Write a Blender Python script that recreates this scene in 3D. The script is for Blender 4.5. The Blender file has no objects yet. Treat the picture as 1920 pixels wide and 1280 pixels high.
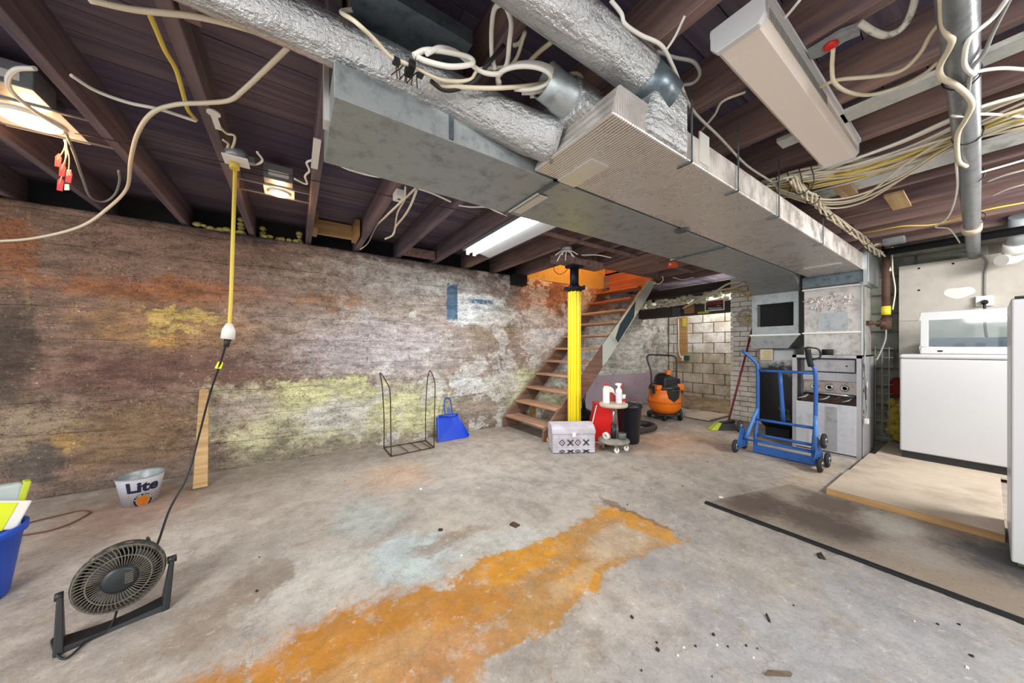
import bpy, bmesh, math, random
from mathutils import Vector, Matrix, noise
random.seed(11)
SC = bpy.context.scene
COL = SC.collection
PI = math.pi
def srgb(c):
    if isinstance(c, str):
        c = [int(c[i:i+2], 16) for i in (0, 2, 4)]
    return tuple(((v/255)/12.92 if v/255 <= .04045 else ((v/255+.055)/1.055)**2.4) for v in c)

# ---------------------------------------------------------------- camera, world, lamps, exposure
H = 1.10                       # eye height over the floor
ANG = math.radians(56)
FWD = Vector((math.cos(ANG), math.sin(ANG), 0)); RGT = Vector((math.sin(ANG), -math.cos(ANG), 0))
FPX = 604.0
cam = bpy.data.objects.new('camera', bpy.data.cameras.new('camera')); COL.objects.link(cam)
cam.data.sensor_width = 36; cam.data.lens = FPX/1920*36; cam.data.shift_y = 13/1920
cam.data.clip_start = .02; cam.data.clip_end = 60
cam.location = (0, 0, H)
cam.rotation_euler = (PI/2, 0, ANG-PI/2)
SC.camera = cam
SC.view_settings.view_transform = 'Standard'; SC.view_settings.look = 'None'
SC.view_settings.gamma = 1; SC.view_settings.use_curve_mapping = False
SC.view_settings.exposure = 0.5
w = bpy.data.worlds.new('world'); SC.world = w; w.use_nodes = True
w.node_tree.nodes['Background'].inputs[0].default_value = (.93, .96, 1, 1)
w.node_tree.nodes['Background'].inputs[1].default_value = 1.5
def lamp(kind, name, loc, power, color=(1, 1, 1), size=.1, rot=(0, 0, 0), size_y=None, angle=None):
    d = bpy.data.lights.new(name, kind); d.energy = power; d.color = color
    if kind == 'AREA':
        d.shape = 'RECTANGLE'; d.size = size; d.size_y = size_y or size
    elif kind != 'SUN': d.shadow_soft_size = size
    o = bpy.data.objects.new(name, d); COL.objects.link(o); o.location = loc; o.rotation_euler = rot
    return o
# added fill lights out of view, evening out the brightness of the room
lamp('AREA', 'rear_fill_light', (-1.9, -.3, 2.05), 70, (1, .97, .93), 1.6, (math.radians(35), 0, math.radians(-70)), 1.2)
lamp('AREA', 'laundry_side_fill', (1.6, -1.7, 2.0), 42, (1, .97, .94), 1.6, (math.radians(50), 0, math.radians(-20)), .5)
lamp('AREA', 'far_side_fill', (3.9, -1.3, 2.0), 66, (1, .98, .95), 1.2, (math.radians(40), 0, 0), .4)

# ---------------------------------------------------------------- pixel rays onto real planes
def ray(px, py):
    return FWD + RGT*((px-960)/FPX) + Vector((0, 0, 1))*((653-py)/FPX)
def pz(px, py, z=0.0):
    r = ray(px, py); t = (z-H)/r.z; return Vector((r.x*t, r.y*t, z))
def py_(px, py, Y):
    r = ray(px, py); t = Y/r.y; return Vector((r.x*t, Y, H+r.z*t))
def px_(px, py, X):
    r = ray(px, py); t = X/r.x; return Vector((X, r.y*t, H+r.z*t))
def pd(px, py, d):
    r = ray(px, py); return Vector((r.x*d, r.y*d, H+r.z*d))

# ---------------------------------------------------------------- mesh builder
class MB:
    def __init__(s): s.v = []; s.f = []; s.sm = []; s.mi = []; s.cur = 0
    def add(s, vs, fs, smooth=False):
        b = len(s.v); s.v += [Vector(v) for v in vs]
        for f in fs:
            s.f.append(tuple(b+i for i in f)); s.sm.append(smooth); s.mi.append(s.cur)
        return s
    def box(s, a, b, M=None):
        x0, y0, z0 = a; x1, y1, z1 = b
        vs = [Vector((x, y, z)) for z in (z0, z1) for x, y in ((x0, y0), (x1, y0), (x1, y1), (x0, y1))]
        if M: vs = [M @ v for v in vs]
        return s.add(vs, [(3, 2, 1, 0), (4, 5, 6, 7), (0, 1, 5, 4), (1, 2, 6, 5), (2, 3, 7, 6), (3, 0, 4, 7)])
    def hexa(s, p):   # 8 points, bottom ring then top ring
        return s.add(p, [(3, 2, 1, 0), (4, 5, 6, 7), (0, 1, 5, 4), (1, 2, 6, 5), (2, 3, 7, 6), (3, 0, 4, 7)])
    def beam(s, p, q, w, h, up=(0, 0, 1)):
        p = Vector(p); q = Vector(q); d = (q-p).normalized(); up = Vector(up)
        if abs(d.dot(up)) > .98: up = Vector((1, 0, 0))
        sd = d.cross(up).normalized()*w/2; u = sd.cross(d).normalized()*h/2
        return s.hexa([p-sd-u, p+sd-u, p+sd+u, p-sd+u, q-sd-u, q+sd-u, q+sd+u, q-sd+u])
    def tube(s, pts, r, n=8, closed=False, caps=True):
        pts = [Vector(p) for p in pts]; m = len(pts)
        rs = r if isinstance(r, (list, tuple)) else [r]*m
        t0 = (pts[1]-pts[0]).normalized(); up = Vector((0, 0, 1)) if abs(t0.z) < .9 else Vector((1, 0, 0))
        nrm = t0.cross(up).normalized(); vs = []
        for i in range(m):
            if closed: t = (pts[(i+1) % m]-pts[i-1])
            else: t = pts[min(i+1, m-1)]-pts[max(i-1, 0)]
            if t.length < 1e-9: t = t0
            t = t.normalized(); nrm = (nrm-t*nrm.dot(t))
            nrm = nrm.normalized() if nrm.length > 1e-6 else t.orthogonal().normalized()
            b = t.cross(nrm)
            for k in range(n):
                a = 2*PI*k/n; vs.append(pts[i]+(nrm*math.cos(a)+b*math.sin(a))*rs[i])
        fs = []
        for i in range(m if closed else m-1):
            j = (i+1) % m
            for k in range(n): fs.append((i*n+k, i*n+(k+1) % n, j*n+(k+1) % n, j*n+k))
        s.add(vs, fs, True)
        if caps and not closed:
            s.add(vs[:n], [tuple(range(n))[::-1]]); s.add(vs[-n:], [tuple(range(n))])
        return s
    def cyl(s, p, q, r, n=20, r2=None):
        return s.tube([p, q], [r, r if r2 is None else r2], n)
    def lathe(s, prof, c=(0, 0, 0), n=24, M=None, cap0=True, cap1=True):
        vs = []
        for r, z in prof:
            for k in range(n):
                a = 2*PI*k/n; vs.append(Vector((r*math.cos(a), r*math.sin(a), z)))
        if M: vs = [M @ v for v in vs]
        vs = [v+Vector(c) for v in vs]; fs = []
        for i in range(len(prof)-1):
            for k in range(n): fs.append((i*n+k, i*n+(k+1) % n, (i+1)*n+(k+1) % n, (i+1)*n+k))
        s.add(vs, fs, True)
        if cap0: s.add(vs[:n], [tuple(range(n))[::-1]])
        if cap1: s.add(vs[-n:], [tuple(range(n))])
        return s
    def prism(s, poly, d):  # poly: list of 3d points (planar), extruded by vector d
        poly = [Vector(p) for p in poly]; n = len(poly); d = Vector(d)
        vs = poly+[p+d for p in poly]
        fs = [tuple(range(n))[::-1], tuple(range(n, 2*n))]+[(i, (i+1) % n, n+(i+1) % n, n+i) for i in range(n)]
        return s.add(vs, fs)
    def ball(s, c, r, n=14, M=None):
        prof = [(max(1e-4, math.sin(PI*i/8)), -math.cos(PI*i/8)) for i in range(9)]
        if isinstance(r, (int, float)): r = (r, r, r)
        S = Matrix.Diagonal((r[0], r[1], r[2], 1)); S = (M @ S) if M else S
        return s.lathe(prof, c, n, S, False, False)
    def mesh(s, name, mats, inv=None):
        me = bpy.data.meshes.new(name)
        vs = [inv @ v for v in s.v] if inv else s.v
        me.from_pydata([tuple(v) for v in vs], [], s.f)
        if not isinstance(mats, (list, tuple)): mats = [mats]
        for m in mats: me.materials.append(m)
        me.polygons.foreach_set('use_smooth', s.sm); me.polygons.foreach_set('material_index', s.mi)
        bm = bmesh.new(); bm.from_mesh(me)
        bmesh.ops.remove_doubles(bm, verts=bm.verts, dist=1e-5)
        bmesh.ops.recalc_face_normals(bm, faces=bm.faces); bm.to_mesh(me); bm.free()
        me.update(); return me
WM = {}
def wmat(o): return WM.get(o.name, Matrix.Identity(4))
def put(o, parent):
    if parent is not None: o.parent = parent
def obj(name, mb, mats, parent=None, label=None, cat=None, group=None, kind=None, bevel=0, local=False, seg=2):
    """link the builder's shape as ONE mesh object; shapes are given in world space unless local"""
    inv = wmat(parent).inverted() if (parent is not None and not local) else None
    loc = None
    if parent is None and mb.v:
        c = Vector((sum(v.x for v in mb.v), sum(v.y for v in mb.v), 0))/len(mb.v); c.z = min(v.z for v in mb.v)
        loc = c; inv = Matrix.Translation(-c)
    o = bpy.data.objects.new(name, mb.mesh(name, mats, inv)); COL.objects.link(o); put(o, parent)
    if loc is not None: o.location = loc
    WM[o.name] = (wmat(parent) if parent is not None else Matrix.Identity(4)) @ (Matrix.Translation(loc) if loc is not None else Matrix.Identity(4))
    if bevel:
        b = o.modifiers.new('bevel', 'BEVEL'); b.width = bevel; b.segments = seg; b.limit_method = 'ANGLE'
    for k, v in (('label', label), ('category', cat), ('group', group), ('kind', kind)):
        if v: o[k] = v
    return o
def thing(name, label, cat, loc, rotz=0, group=None, kind=None):
    o = bpy.data.objects.new(name, None); COL.objects.link(o); o.location = loc; o.rotation_euler = (0, 0, rotz)
    o.empty_display_size = .1
    WM[o.name] = Matrix.Translation(Vector(loc)) @ Matrix.Rotation(rotz, 4, 'Z')
    for k, v in (('label', label), ('category', cat), ('group', group), ('kind', kind)):
        if v: o[k] = v
    return o
def inst(o, loc, rot=None, parent=None, name=None):
    c = o.copy(); COL.objects.link(c); c.location = loc
    if rot: c.rotation_euler = rot
    if parent: c.parent = parent
    return c
def smooth(pts, k=6, closed=False):
    pts = [Vector(p) for p in pts]; n = len(pts); out = []
    for i in range(n if closed else n-1):
        p0 = pts[i-1] if (closed or i > 0) else pts[0]*2-pts[1]
        p1 = pts[i]; p2 = pts[(i+1) % n]
        p3 = pts[(i+2) % n] if (closed or i+2 < n) else pts[-1]*2-pts[-2]
        for j in range(k):
            t = j/k
            out.append(.5*((2*p1)+(p2-p0)*t+(2*p0-5*p1+4*p2-p3)*t*t+(3*p1-p0-3*p2+p3)*t**3))
    if not closed: out.append(pts[-1])
    return out
CR = [1.0]
def cable(pts, r, mat, label, name='cable', cat='cable', group=None, k=6, n=7):
    r *= CR[0]
    return obj(name, MB().tube(smooth(pts, k), r, n), mat, None, label, cat, group)
def text(s, size, mat, name, parent, M, depth=.001, xs=1.0, bend=None, bold=0, shear=0):
    cu = bpy.data.curves.new(name, 'FONT'); cu.body = s; cu.size = size; cu.extrude = depth; cu.align_x = 'CENTER'; cu.align_y = 'CENTER'
    cu.offset = bold; cu.shear = shear; cu.resolution_u = 3
    o = bpy.data.objects.new(name, cu); COL.objects.link(o); bpy.context.view_layer.update()
    me = bpy.data.meshes.new_from_object(o.evaluated_get(bpy.context.evaluated_depsgraph_get()))
    bpy.data.objects.remove(o); bpy.data.curves.remove(cu)
    if bend:
        bm = bmesh.new(); bm.from_mesh(me); bmesh.ops.triangulate(bm, faces=bm.faces)
        for _ in range(4):
            es = [e for e in bm.edges if e.calc_length() > max(.006, size*.09)]
            if not es: break
            bmesh.ops.subdivide_edges(bm, edges=es, cuts=1); bmesh.ops.triangulate(bm, faces=[f for f in bm.faces if len(f.verts) > 3])
        bm.to_mesh(me); bm.free()
    for v in me.vertices:
        c = Vector((v.co.x*xs, v.co.y, v.co.z))
        if bend: c = bend(c)
        v.co = M @ c
    me.materials.clear(); me.materials.append(mat)
    q = bpy.data.objects.new(name, me); COL.objects.link(q); put(q, parent)
    return q

# ---------------------------------------------------------------- materials
class NT:
    def __init__(s, name):
        s.m = bpy.data.materials.new(name); s.m.use_nodes = True; s.t = s.m.node_tree; s.t.nodes.clear()
        s.out = s.t.nodes.new('ShaderNodeOutputMaterial'); s.pos = s.node('ShaderNodeNewGeometry').outputs['Position']
    def node(s, t, ins=None, **pr):
        n = s.t.nodes.new(t)
        for k, v in pr.items(): setattr(n, k, v)
        for k, v in (ins or {}).items():
            if hasattr(v, 'is_output'): s.t.links.new(v, n.inputs[k])
            else: n.inputs[k].default_value = v
        return n
    def math(s, op, a, b=None, c=None, clamp=False):
        i = {0: a}
        if b is not None: i[1] = b
        if c is not None: i[2] = c
        return s.node('ShaderNodeMath', i, operation=op, use_clamp=clamp).outputs[0]
    def vm(s, op, a, b=None, sc=None):
        i = {0: a}
        if b is not None: i[1] = b
        if sc is not None: i['Scale'] = sc
        n = s.node('ShaderNodeVectorMath', i, operation=op)
        return n.outputs['Value'] if op in ('LENGTH', 'DOT_PRODUCT') else n.outputs[0]
    def mix(s, f, a, b, blend='MIX'):
        c = lambda v: v if hasattr(v, 'is_output') else (*v[:3], 1)
        n = s.node('ShaderNodeMix', {0: f, 6: c(a), 7: c(b)}, data_type='RGBA', blend_type=blend)
        return n.outputs[2]
    def noise(s, sc, det=3, rough=.55, vec=None, col=False, dist=0):
        n = s.node('ShaderNodeTexNoise', {'Vector': vec or s.pos, 'Scale': sc, 'Detail': det, 'Roughness': rough, 'Distortion': dist})
        return n.outputs['Color' if col else 0]
    def voro(s, sc, vec=None, feat='F1'):
        return s.node('ShaderNodeTexVoronoi', {'Vector': vec or s.pos, 'Scale': sc}, feature=feat).outputs[0]
    def mr(s, v, a, b, c=0.0, d=1.0):
        return s.node('ShaderNodeMapRange', {0: v, 1: a, 2: b, 3: c, 4: d}, interpolation_type='SMOOTHSTEP').outputs[0]
    def done(s, col, rough=.6, metal=0., bump=None, bs=.3, bd=.02, emit=None, es=0, alpha=None, trans=0, spec=.5):
        p = s.node('ShaderNodeBsdfPrincipled')
        def setv(k, v):
            if hasattr(v, 'is_output'): s.t.links.new(v, p.inputs[k])
            else: p.inputs[k].default_value = v
        setv('Base Color', col if hasattr(col, 'is_output') else (*col[:3], 1)); setv('Roughness', rough); setv('Metallic', metal)
        setv('Specular IOR Level', spec)
        if trans: setv('Transmission Weight', trans); setv('IOR', 1.02)
        if emit: setv('Emission Color', (*emit, 1)); setv('Emission Strength', es)
        if bump is not None:
            b = s.node('ShaderNodeBump', {'Height': bump, 'Strength': bs, 'Distance': bd}); s.t.links.new(b.outputs[0], p.inputs['Normal'])
        s.t.links.new(p.outputs[0], s.out.inputs[0]); return s.m
def solid(name, c, rough=.5, metal=0., var=.12, sc=9, bs=0., bsc=60, spec=.5):
    t = NT(name); c = srgb(c); n = t.noise(sc, 5)
    col = t.mix(n, tuple(v*(1-var) for v in c), tuple(min(1, v*(1+var)) for v in c))
    return t.done(col, rough, metal, t.noise(bsc, 3) if bs else None, bs, .01, spec=spec)
def dirty(name, c, d, amt=.5, rough=.6, metal=0., sc=5, bs=.1, bsc=70):
    t = NT(name); c = srgb(c); d = srgb(d)
    m = t.mr(t.noise(sc, 8, .65), .62-.25*amt, .75)
    col = t.mix(m, c, d); col = t.mix(t.math('MULTIPLY', t.noise(sc*6, 4), .25), col, (.02, .018, .015))
    return t.done(col, rough, metal, t.noise(bsc, 4), bs, .01)
def wood(name, c, c2, axis=1, rough=.75, sc=1.0, bs=.25):
    t = NT(name); st = [14, 14, 14]; st[axis] = .9
    v = t.vm('MULTIPLY', t.pos, tuple(x*sc for x in st))
    n = t.noise(1.6, 6, .6, v, dist=.4); n2 = t.noise(1.3, 5)
    col = t.mix(t.mr(n, .3, .72), srgb(c), srgb(c2)); col = t.mix(t.math('MULTIPLY', t.mr(n2, .4, .75), .4), col, srgb('3a2f2c'))
    return t.done(col, rough, 0, n, bs, .006)
def emis(name, c, st):
    t = NT(name); e = t.node('ShaderNodeEmission', {0: (*c, 1), 1: st}); t.t.links.new(e.outputs[0], t.out.inputs[0]); return t.m
def blobs(t, col, lst, plane, rk=1.2):
    """patch map: each entry (a, b, half_a, half_b, colour, opacity, softness, raggedness, box?)"""
    ax = {'xy': (0, 1), 'xz': (0, 2), 'yz': (1, 2)}[plane]
    big = t.noise(2.2, 5, .6, col=True); fine = t.noise(9, 7, .68, col=True); tiny = t.noise(34, 5, .65)
    off = t.vm('ADD', t.vm('SCALE', t.vm('SUBTRACT', big, (.5, .5, .5)), sc=.34), t.vm('SCALE', t.vm('SUBTRACT', fine, (.5, .5, .5)), sc=.16))
    sp = t.node('ShaderNodeSeparateXYZ', {0: t.vm('ADD', t.pos, off)})
    A = sp.outputs[ax[0]]; B = sp.outputs[ax[1]]
    spr = t.node('ShaderNodeSeparateXYZ', {0: t.pos}); A0 = spr.outputs[ax[0]]; B0 = spr.outputs[ax[1]]
    sf = t.node('ShaderNodeSeparateXYZ', {0: fine}).outputs[0]
    for (a, b, ha, hb, c, op, soft, rag, bx) in lst:
        UA, UB = (A, B) if bx != 2 else (A0, B0)
        u = t.math('MULTIPLY', t.math('SUBTRACT', UA, a), 1/ha); v = t.math('MULTIPLY', t.math('SUBTRACT', UB, b), 1/hb)
        if bx:
            d = t.math('MAXIMUM', t.math('ABSOLUTE', u), t.math('ABSOLUTE', v))
        else:
            d = t.math('SQRT', t.math('ADD', t.math('MULTIPLY', u, u), t.math('MULTIPLY', v, v)))
        d = t.math('ADD', d, t.math('MULTIPLY', t.math('SUBTRACT', tiny, .5), rag))
        d = t.math('ADD', d, t.math('MULTIPLY', t.math('SUBTRACT', sf, .5), rag*rk))
        m = t.mr(d, 1+soft, 1-soft, 0, op)
        col = t.mix(m, col, srgb(c))
    return col
# ---------------------------------------------------------------- shared materials
M_joist = wood('joist_wood', '7d6a6c', '554b59', 1, .85)
M_joist2 = wood('joist_wood_warm', '94776a', '625058', 1, .85)
M_deck = wood('deck_board_wood', '7a6b76', '575064', 0, .9)
M_deck2 = wood('deck_board_wood_dark', '62576b', '49445e', 0, .9)
M_white_board = dirty('whitewashed_board', 'c9cbc6', '8e8f88', .6, .8, 0, 9)
M_newwood = wood('new_pine', 'cdab7a', 'a88555', 0, .7)
M_newwoodY = wood('new_pine_cross', 'b99360', '98744a', 1, .7)
M_ply = dirty('plywood', 'd2c2ae', 'a99a8a', .7, .75, 0, 2.2)
M_stairs = wood('stair_wood', '96705a', '6c4b3c', 1, .75)
M_stair_str = wood('stringer_wood', '8e6b58', '684b3f', 0, .75, .8)
M_tread = wood('worn_tread', 'cfa684', 'a07a62', 1, .8)
M_cream = solid('cream_cable', 'd9cfb6', .5, 0, .1)
M_whitec = solid('white_cable', 'e6e4dc', .45, 0, .06)
M_yellowc = solid('yellow_cable', 'd8bf4e', .5, 0, .12)
M_blackc = solid('black_cable', '1b1b1e', .5, 0, .1)
M_greyc = solid('grey_cable', '8a8a86', .55, 0, .1)
M_galv = dirty('galvanised_steel', 'a9b0b2', '82898d', .6, .42, .55, 14, .06)
M_galv_dk = dirty('galvanised_spangle', '6b7880', '4a5860', .8, .35, .6, 22, .05)
M_steel = solid('bare_steel', 'aab0b2', .3, .8, .1)
M_white = solid('white_enamel', 'c6c7c9', .32, 0, .015, 4)
M_whitepl = solid('white_plastic', 'e8e6e0', .4, 0, .03)
M_black = solid('black_plastic', '1d1f23', .45, 0, .15)
M_dark = solid('matt_dark', '0c0e12', .8, 0, .2)
M_rust = dirty('rusty_iron', '5d4439', '3a2a24', .6, .7, .4, 12, .2)
M_blue = solid('blue_plastic', '1550c8', .4, 0, .06)
M_truck = dirty('blue_paint', '2460ad', '1b4580', .4, .42, 0, 20)
M_yel = solid('yellow_paint', 'edd50f', .4, 0, .05)
M_red = solid('red_plastic', 'cf1512', .35, 0, .12)
M_orange = solid('orange_plastic', 'e8740f', .4, 0, .1)

def foil(name, base, bs, ribs, me=.86):
    t = NT(name)
    n = t.math('ADD', t.math('MULTIPLY', t.noise(30, 6, .7), .6), t.math('MULTIPLY', t.noise(95, 3, .6), .35)); v = t.voro(22, feat='DISTANCE_TO_EDGE', vec=t.vm('ADD', t.pos, t.vm('SCALE', t.noise(20, 4, col=True), sc=.05)))
    x = t.node('ShaderNodeSeparateXYZ', {0: t.vm('ADD', t.pos, t.vm('SCALE', t.noise(5, 3, col=True), sc=.006))})
    wv = t.math('SINE', t.math('MULTIPLY', x.outputs[0], 2*PI/.013))
    h = t.math('ADD', t.math('MULTIPLY', n, 1.0-ribs*.8), t.math('MULTIPLY', wv, .16*ribs))
    h = t.math('ADD', h, t.math('MULTIPLY', t.noise(9, 3, vec=t.vm('MULTIPLY', t.pos, (.7, 3, 3))), .8*(1-ribs)))
    col = t.mix(t.noise(3, 5), tuple(c*.86 for c in srgb(base)), srgb(base))
    return t.done(col, t.mr(t.noise(12, 3), .3, .7, .22, .42), me, h, bs, .02)
M_foil = foil('foil_wrap', 'c9cbcd', .9, .0)
M_foilribs = foil('foil_ribbed', 'dcd6d0', .4, 1.0, .62)
M_tape = solid('foil_tape', 'd8d8d2', .35, .5, .08, 9, .1)

# ---------------------------------------------------------------- floor
t = NT('stained_concrete_floor')
n1 = t.noise(.9, 7, .6); n2 = t.noise(6, 8, .7)
col = t.mix(t.mr(n1, .35, .65), srgb('9c948c'), srgb('b9b0a6'))
col = t.mix(t.math('MULTIPLY', t.mr(n2, .46, .66), .7), col, srgb('8f877d'))
F = []
def fb(x0, y0, x1, y1, c, op, soft=.35, rag=.5, bx=0):   # patch given by the two opposite floor corners
    F.append(((x0+x1)/2, (y0+y1)/2, abs(x1-x0)/2, abs(y1-y0)/2, c, op, soft, rag, bx))
fb(-1.3, 2.2, 1.2, 3.4, 'c6bcb0', .6, .6); fb(.2, 1.1, 1.9, 2.0, 'c5bcb0', .5, .5)
fb(1.3, -.6, 2.4, 1.1, '9c9ea3', .75, .5); fb(.3, -.4, 1.6, .7, 'a3a3a6', .7, .5); fb(1.6, .4, 2.3, 1.0, 'b2a797', .5, .6)
fb(-.15, 1.55, .35, 2.05, 'c9c6be', .7, .4); fb(.28, 1.5, .75, 1.95, 'b9c6c6', .9, .3, .9); fb(.75, 1.45, 1.2, 1.7, 'bfc0ba', .7, .3)
fb(-.25, 1.75, -.02, 2.1, '857464', .75, .25, .5); fb(-.4, 1.6, -.2, 1.9, '8d7e6e', .6, .3)
fb(0.2, 2.05, .55, 2.5, 'b4bfbc', .6, .5); fb(-.35, 1.9, .1, 2.6, 'aaa69d', .4, .5)
fb(.45, 2.6, 1.0, 3.2, 'd3a987', .55, .6); fb(3.1, 1.6, 4.3, 2.4, 'd9a888', .7, .6, .6); fb(.7, 1.75, 1.1, 2.3, 'bdb4a6', .5, .4)
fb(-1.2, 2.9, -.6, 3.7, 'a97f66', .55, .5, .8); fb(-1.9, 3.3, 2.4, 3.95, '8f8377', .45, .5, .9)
fb(-1.0, 2.3, -.3, 2.75, 'cfc9c0', .75, .4, 1.3); fb(.5, 1.7, .95, 1.82, '8b7762', .7, .4, .9)
fb(-2.5, 1.0, 1.80, 1.455, 'b27f32', .9, .05, .34, 1)
fb(-1.2, 1.12, .95, 1.50, 'b97a1f', .8, .3, 1.2); fb(.75, 1.26, 1.3, 1.46, 'cf8f1e', .9, .3, .7); fb(1.0, 1.0, 1.25, 1.2, 'cc8c1a', .85, .3, 1.2)
fb(1.3, 1.02, 1.85, 1.32, 'b9a68e', .85, .3, .9); fb(.9, 1.05, 1.5, 1.16, 'c0a785', .6, .3, .9); fb(.2, 1.0, .75, 1.2, 'b7855a', .6, .4, .9); fb(0, 1.15, .5, 1.3, 'bf9a6c', .6, .4, 1.0)
fb(1.68, 1.0, 1.86, 1.5, 'c98c28', .9, .25, .6); fb(1.83, 1.1, 1.88, 1.6, '7d5f45', .8, .3, .5)
fb(1.25, 1.62, 1.45, 1.9, '7b6d62', .4, .4); fb(2.5, 1.3, 3.6, 2.2, 'bab1a5', .5, .5); fb(3.3, .9, 4.6, 2.2, 'a2998c', .5, .5)
fb(3.2, .75, 4.5, 1.0, 'c2ac8f', .5, .5)
col = blobs(t, col, F, 'xy')
mt_ = t.mr(t.noise(8, 10, .82), .52, .6)
col = t.mix(t.math('MULTIPLY', mt_, .42), col, srgb('9a8870'))
col = t.mix(t.math('MULTIPLY', t.mr(t.noise(5.5, 9, .8, vec=t.vm('ADD', t.pos, (7, 3, 0))), .54, .62), .5), col, srgb('b9afa2'))
crk = t.voro(1.3, t.vm('ADD', t.pos, t.vm('SCALE', t.noise(3, 4, col=True), sc=.5)), 'DISTANCE_TO_EDGE')
col = t.mix(t.mr(crk, .006, 0, 0, .3), col, srgb('6b6259'))
col = t.mix(t.math('MULTIPLY', t.mr(t.noise(90, 3, .7), .56, .72), .55), col, srgb('70665c'))
col = t.mix(t.math('MULTIPLY', t.mr(t.noise(17, 8, .8), .56, .68), .6), col, srgb('dcd6cc'))
mm = t.mr(t.noise(7, 12, .8, vec=t.vm('ADD', t.pos, (3, 9, 0))), .36, .64, .80, 1.12); col = t.vm('SCALE', col, sc=mm)
M_floor = t.done(col, .78, 0, t.math('ADD', t.noise(7, 8, .7), t.math('MULTIPLY', t.noise(60, 4), .3)), .35, .02)
def grid(x0, x1, nx, y0, y1, ny, f):
    m = MB(); vs = [f(x0+(x1-x0)*i/nx, y0+(y1-y0)*j/ny) for j in range(ny+1) for i in range(nx+1)]
    fs = [(j*(nx+1)+i, j*(nx+1)+i+1, (j+1)*(nx+1)+i+1, (j+1)*(nx+1)+i) for j in range(ny) for i in range(nx)]
    return m.add(vs, fs, True)
m = grid(-4, 7.0, 2, -3, 4.0, 2, lambda x, y: Vector((x, y, 0))); m.box((-4, -3, -.12), (7, 4, -.01))
obj('floor', m, M_floor, kind='structure')

# ---------------------------------------------------------------- left wall: old board-formed concrete
t = NT('old_concrete_wall')
big = t.noise(1.1, 6, .6); mid = t.noise(5, 8, .7)
sx = t.node('ShaderNodeSeparateXYZ', {0: t.pos})
col = t.mix(t.mr(big, .3, .7), srgb('94837a'), srgb('ad9f92'))
col = t.mix(t.mr(sx.outputs[0], -.6, 1.6), srgb('8d7464'), col)
W = []
def wb(p0, q0, p1, q1, c, op, soft=.35, rag=.6, bx=0):   # patch by two opposite corners sighted on the wall plane
    a = py_(p0, q0, 3.9); b = py_(p1, q1, 3.9)
    W.append(((a.x+b.x)/2, (a.z+b.z)/2, abs(b.x-a.x)/2, abs(b.z-a.z)/2, c, op, soft, rag, bx))
wb(0, 370, 900, 455, '4c4344', .9, .5, .5); wb(48, 400, 55, 930, '9b8a66', .7, .3, .3, 2); wb(-60, 370, 60, 540, '96603f', .9, .4, .8); wb(60, 505, 560, 580, 'a06843', .85, .5, 1.0)  # first patch darkens the upper edge of the wall
wb(180, 560, 470, 660, 'ae8657', .7, .5, .9); wb(262, 572, 400, 603, 'd6bb6d', .9, .2, .8, 1); wb(262, 605, 370, 622, 'd2b871', .9, .2, .8, 1)
wb(275, 625, 330, 645, 'cfa25e', .8, .3, .9, 1)
wb(-40, 560, 70, 760, '4c443b', .85, .4, .6); wb(60, 655, 600, 715, '6d4d44', .7, .4, .9); wb(60, 700, 260, 790, '6c5049', .6, .5, 1.); wb(-40, 760, 160, 860, 'b3a48a', .5, .5, 1.)
wb(60, 780, 380, 850, '8d7350', .6, .5, 1.); wb(20, 840, 120, 900, '3f4145', .7, .4, 1.); wb(80, 815, 150, 840, 'c09a5c', .7, .4, 1.)
wb(500, 470, 900, 700, 'b3a79f', .65, .6, .8); wb(560, 600, 830, 700, 'c9c1c4', .75, .5, .8); wb(830, 700, 1010, 790, 'a39786', .5, .4, .8)
wb(640, 480, 900, 560, 'c9c4bd', .7, .4, 1.1); wb(700, 560, 830, 600, 'b8aa9a', .5, .4, 1.)
wb(560, 540, 690, 580, '9b7350', .7, .4, 1.); wb(400, 460, 720, 500, '6f6159', .55, .4, 1.)
wb(420, 735, 830, 850, 'd2cfac', .85, .25, .7, 1); wb(520, 712, 690, 752, 'd9d8a2', .9, .25, .9, 1); wb(560, 755, 700, 800, 'd2cfcb', .7, .35, .8); wb(700, 735, 830, 820, 'd8d5a6', .9, .15, .5, 1)
wb(430, 800, 560, 860, 'cfcca2', .6, .4, 1.); wb(400, 745, 520, 790, 'b5a79e', .7, .4, .9); wb(500, 800, 560, 835, '8d8172', .6, .4, 1.)

wb(848, 545, 945, 612, 'eef0f0', .95, .15, .22, 1); wb(880, 600, 960, 640, '9c8c76', .8, .35, .8); wb(925, 570, 965, 610, 'dcdfdb', .8, .3, 1.); wb(838, 530, 858, 600, '4c6f8c', .95, .1, .12, 2); wb(858, 537, 955, 548, '54758f', .9, .15, .2, 2); wb(880, 559, 924, 572, '4d7798', .95, .2, .25, 2)
wb(990, 610, 1065, 655, 'd9dee2', .95, .2, .7, 1); wb(880, 700, 990, 740, 'dad9d0', .9, .3, 1.1); wb(840, 700, 905, 735, 'd9dcdd', .9, .25, 1.); wb(945, 690, 1060, 770, 'd2d6a8', .75, .4, 1.)
wb(930, 760, 1010, 800, 'bcb3a0', .6, .4, .8); wb(1000, 655, 1100, 700, 'bdb8b0', .7, .4, 1.)
wb(975, 505, 1160, 600, 'b07f64', .9, .3, .6, 1); wb(1050, 560, 1120, 610, '5f3528', .9, .3, .9); wb(985, 580, 1060, 610, 'cfcdc6', .7, .4, 1.); wb(1000, 520, 1060, 560, '7b4c3c', .6, .3, 1.)
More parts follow.
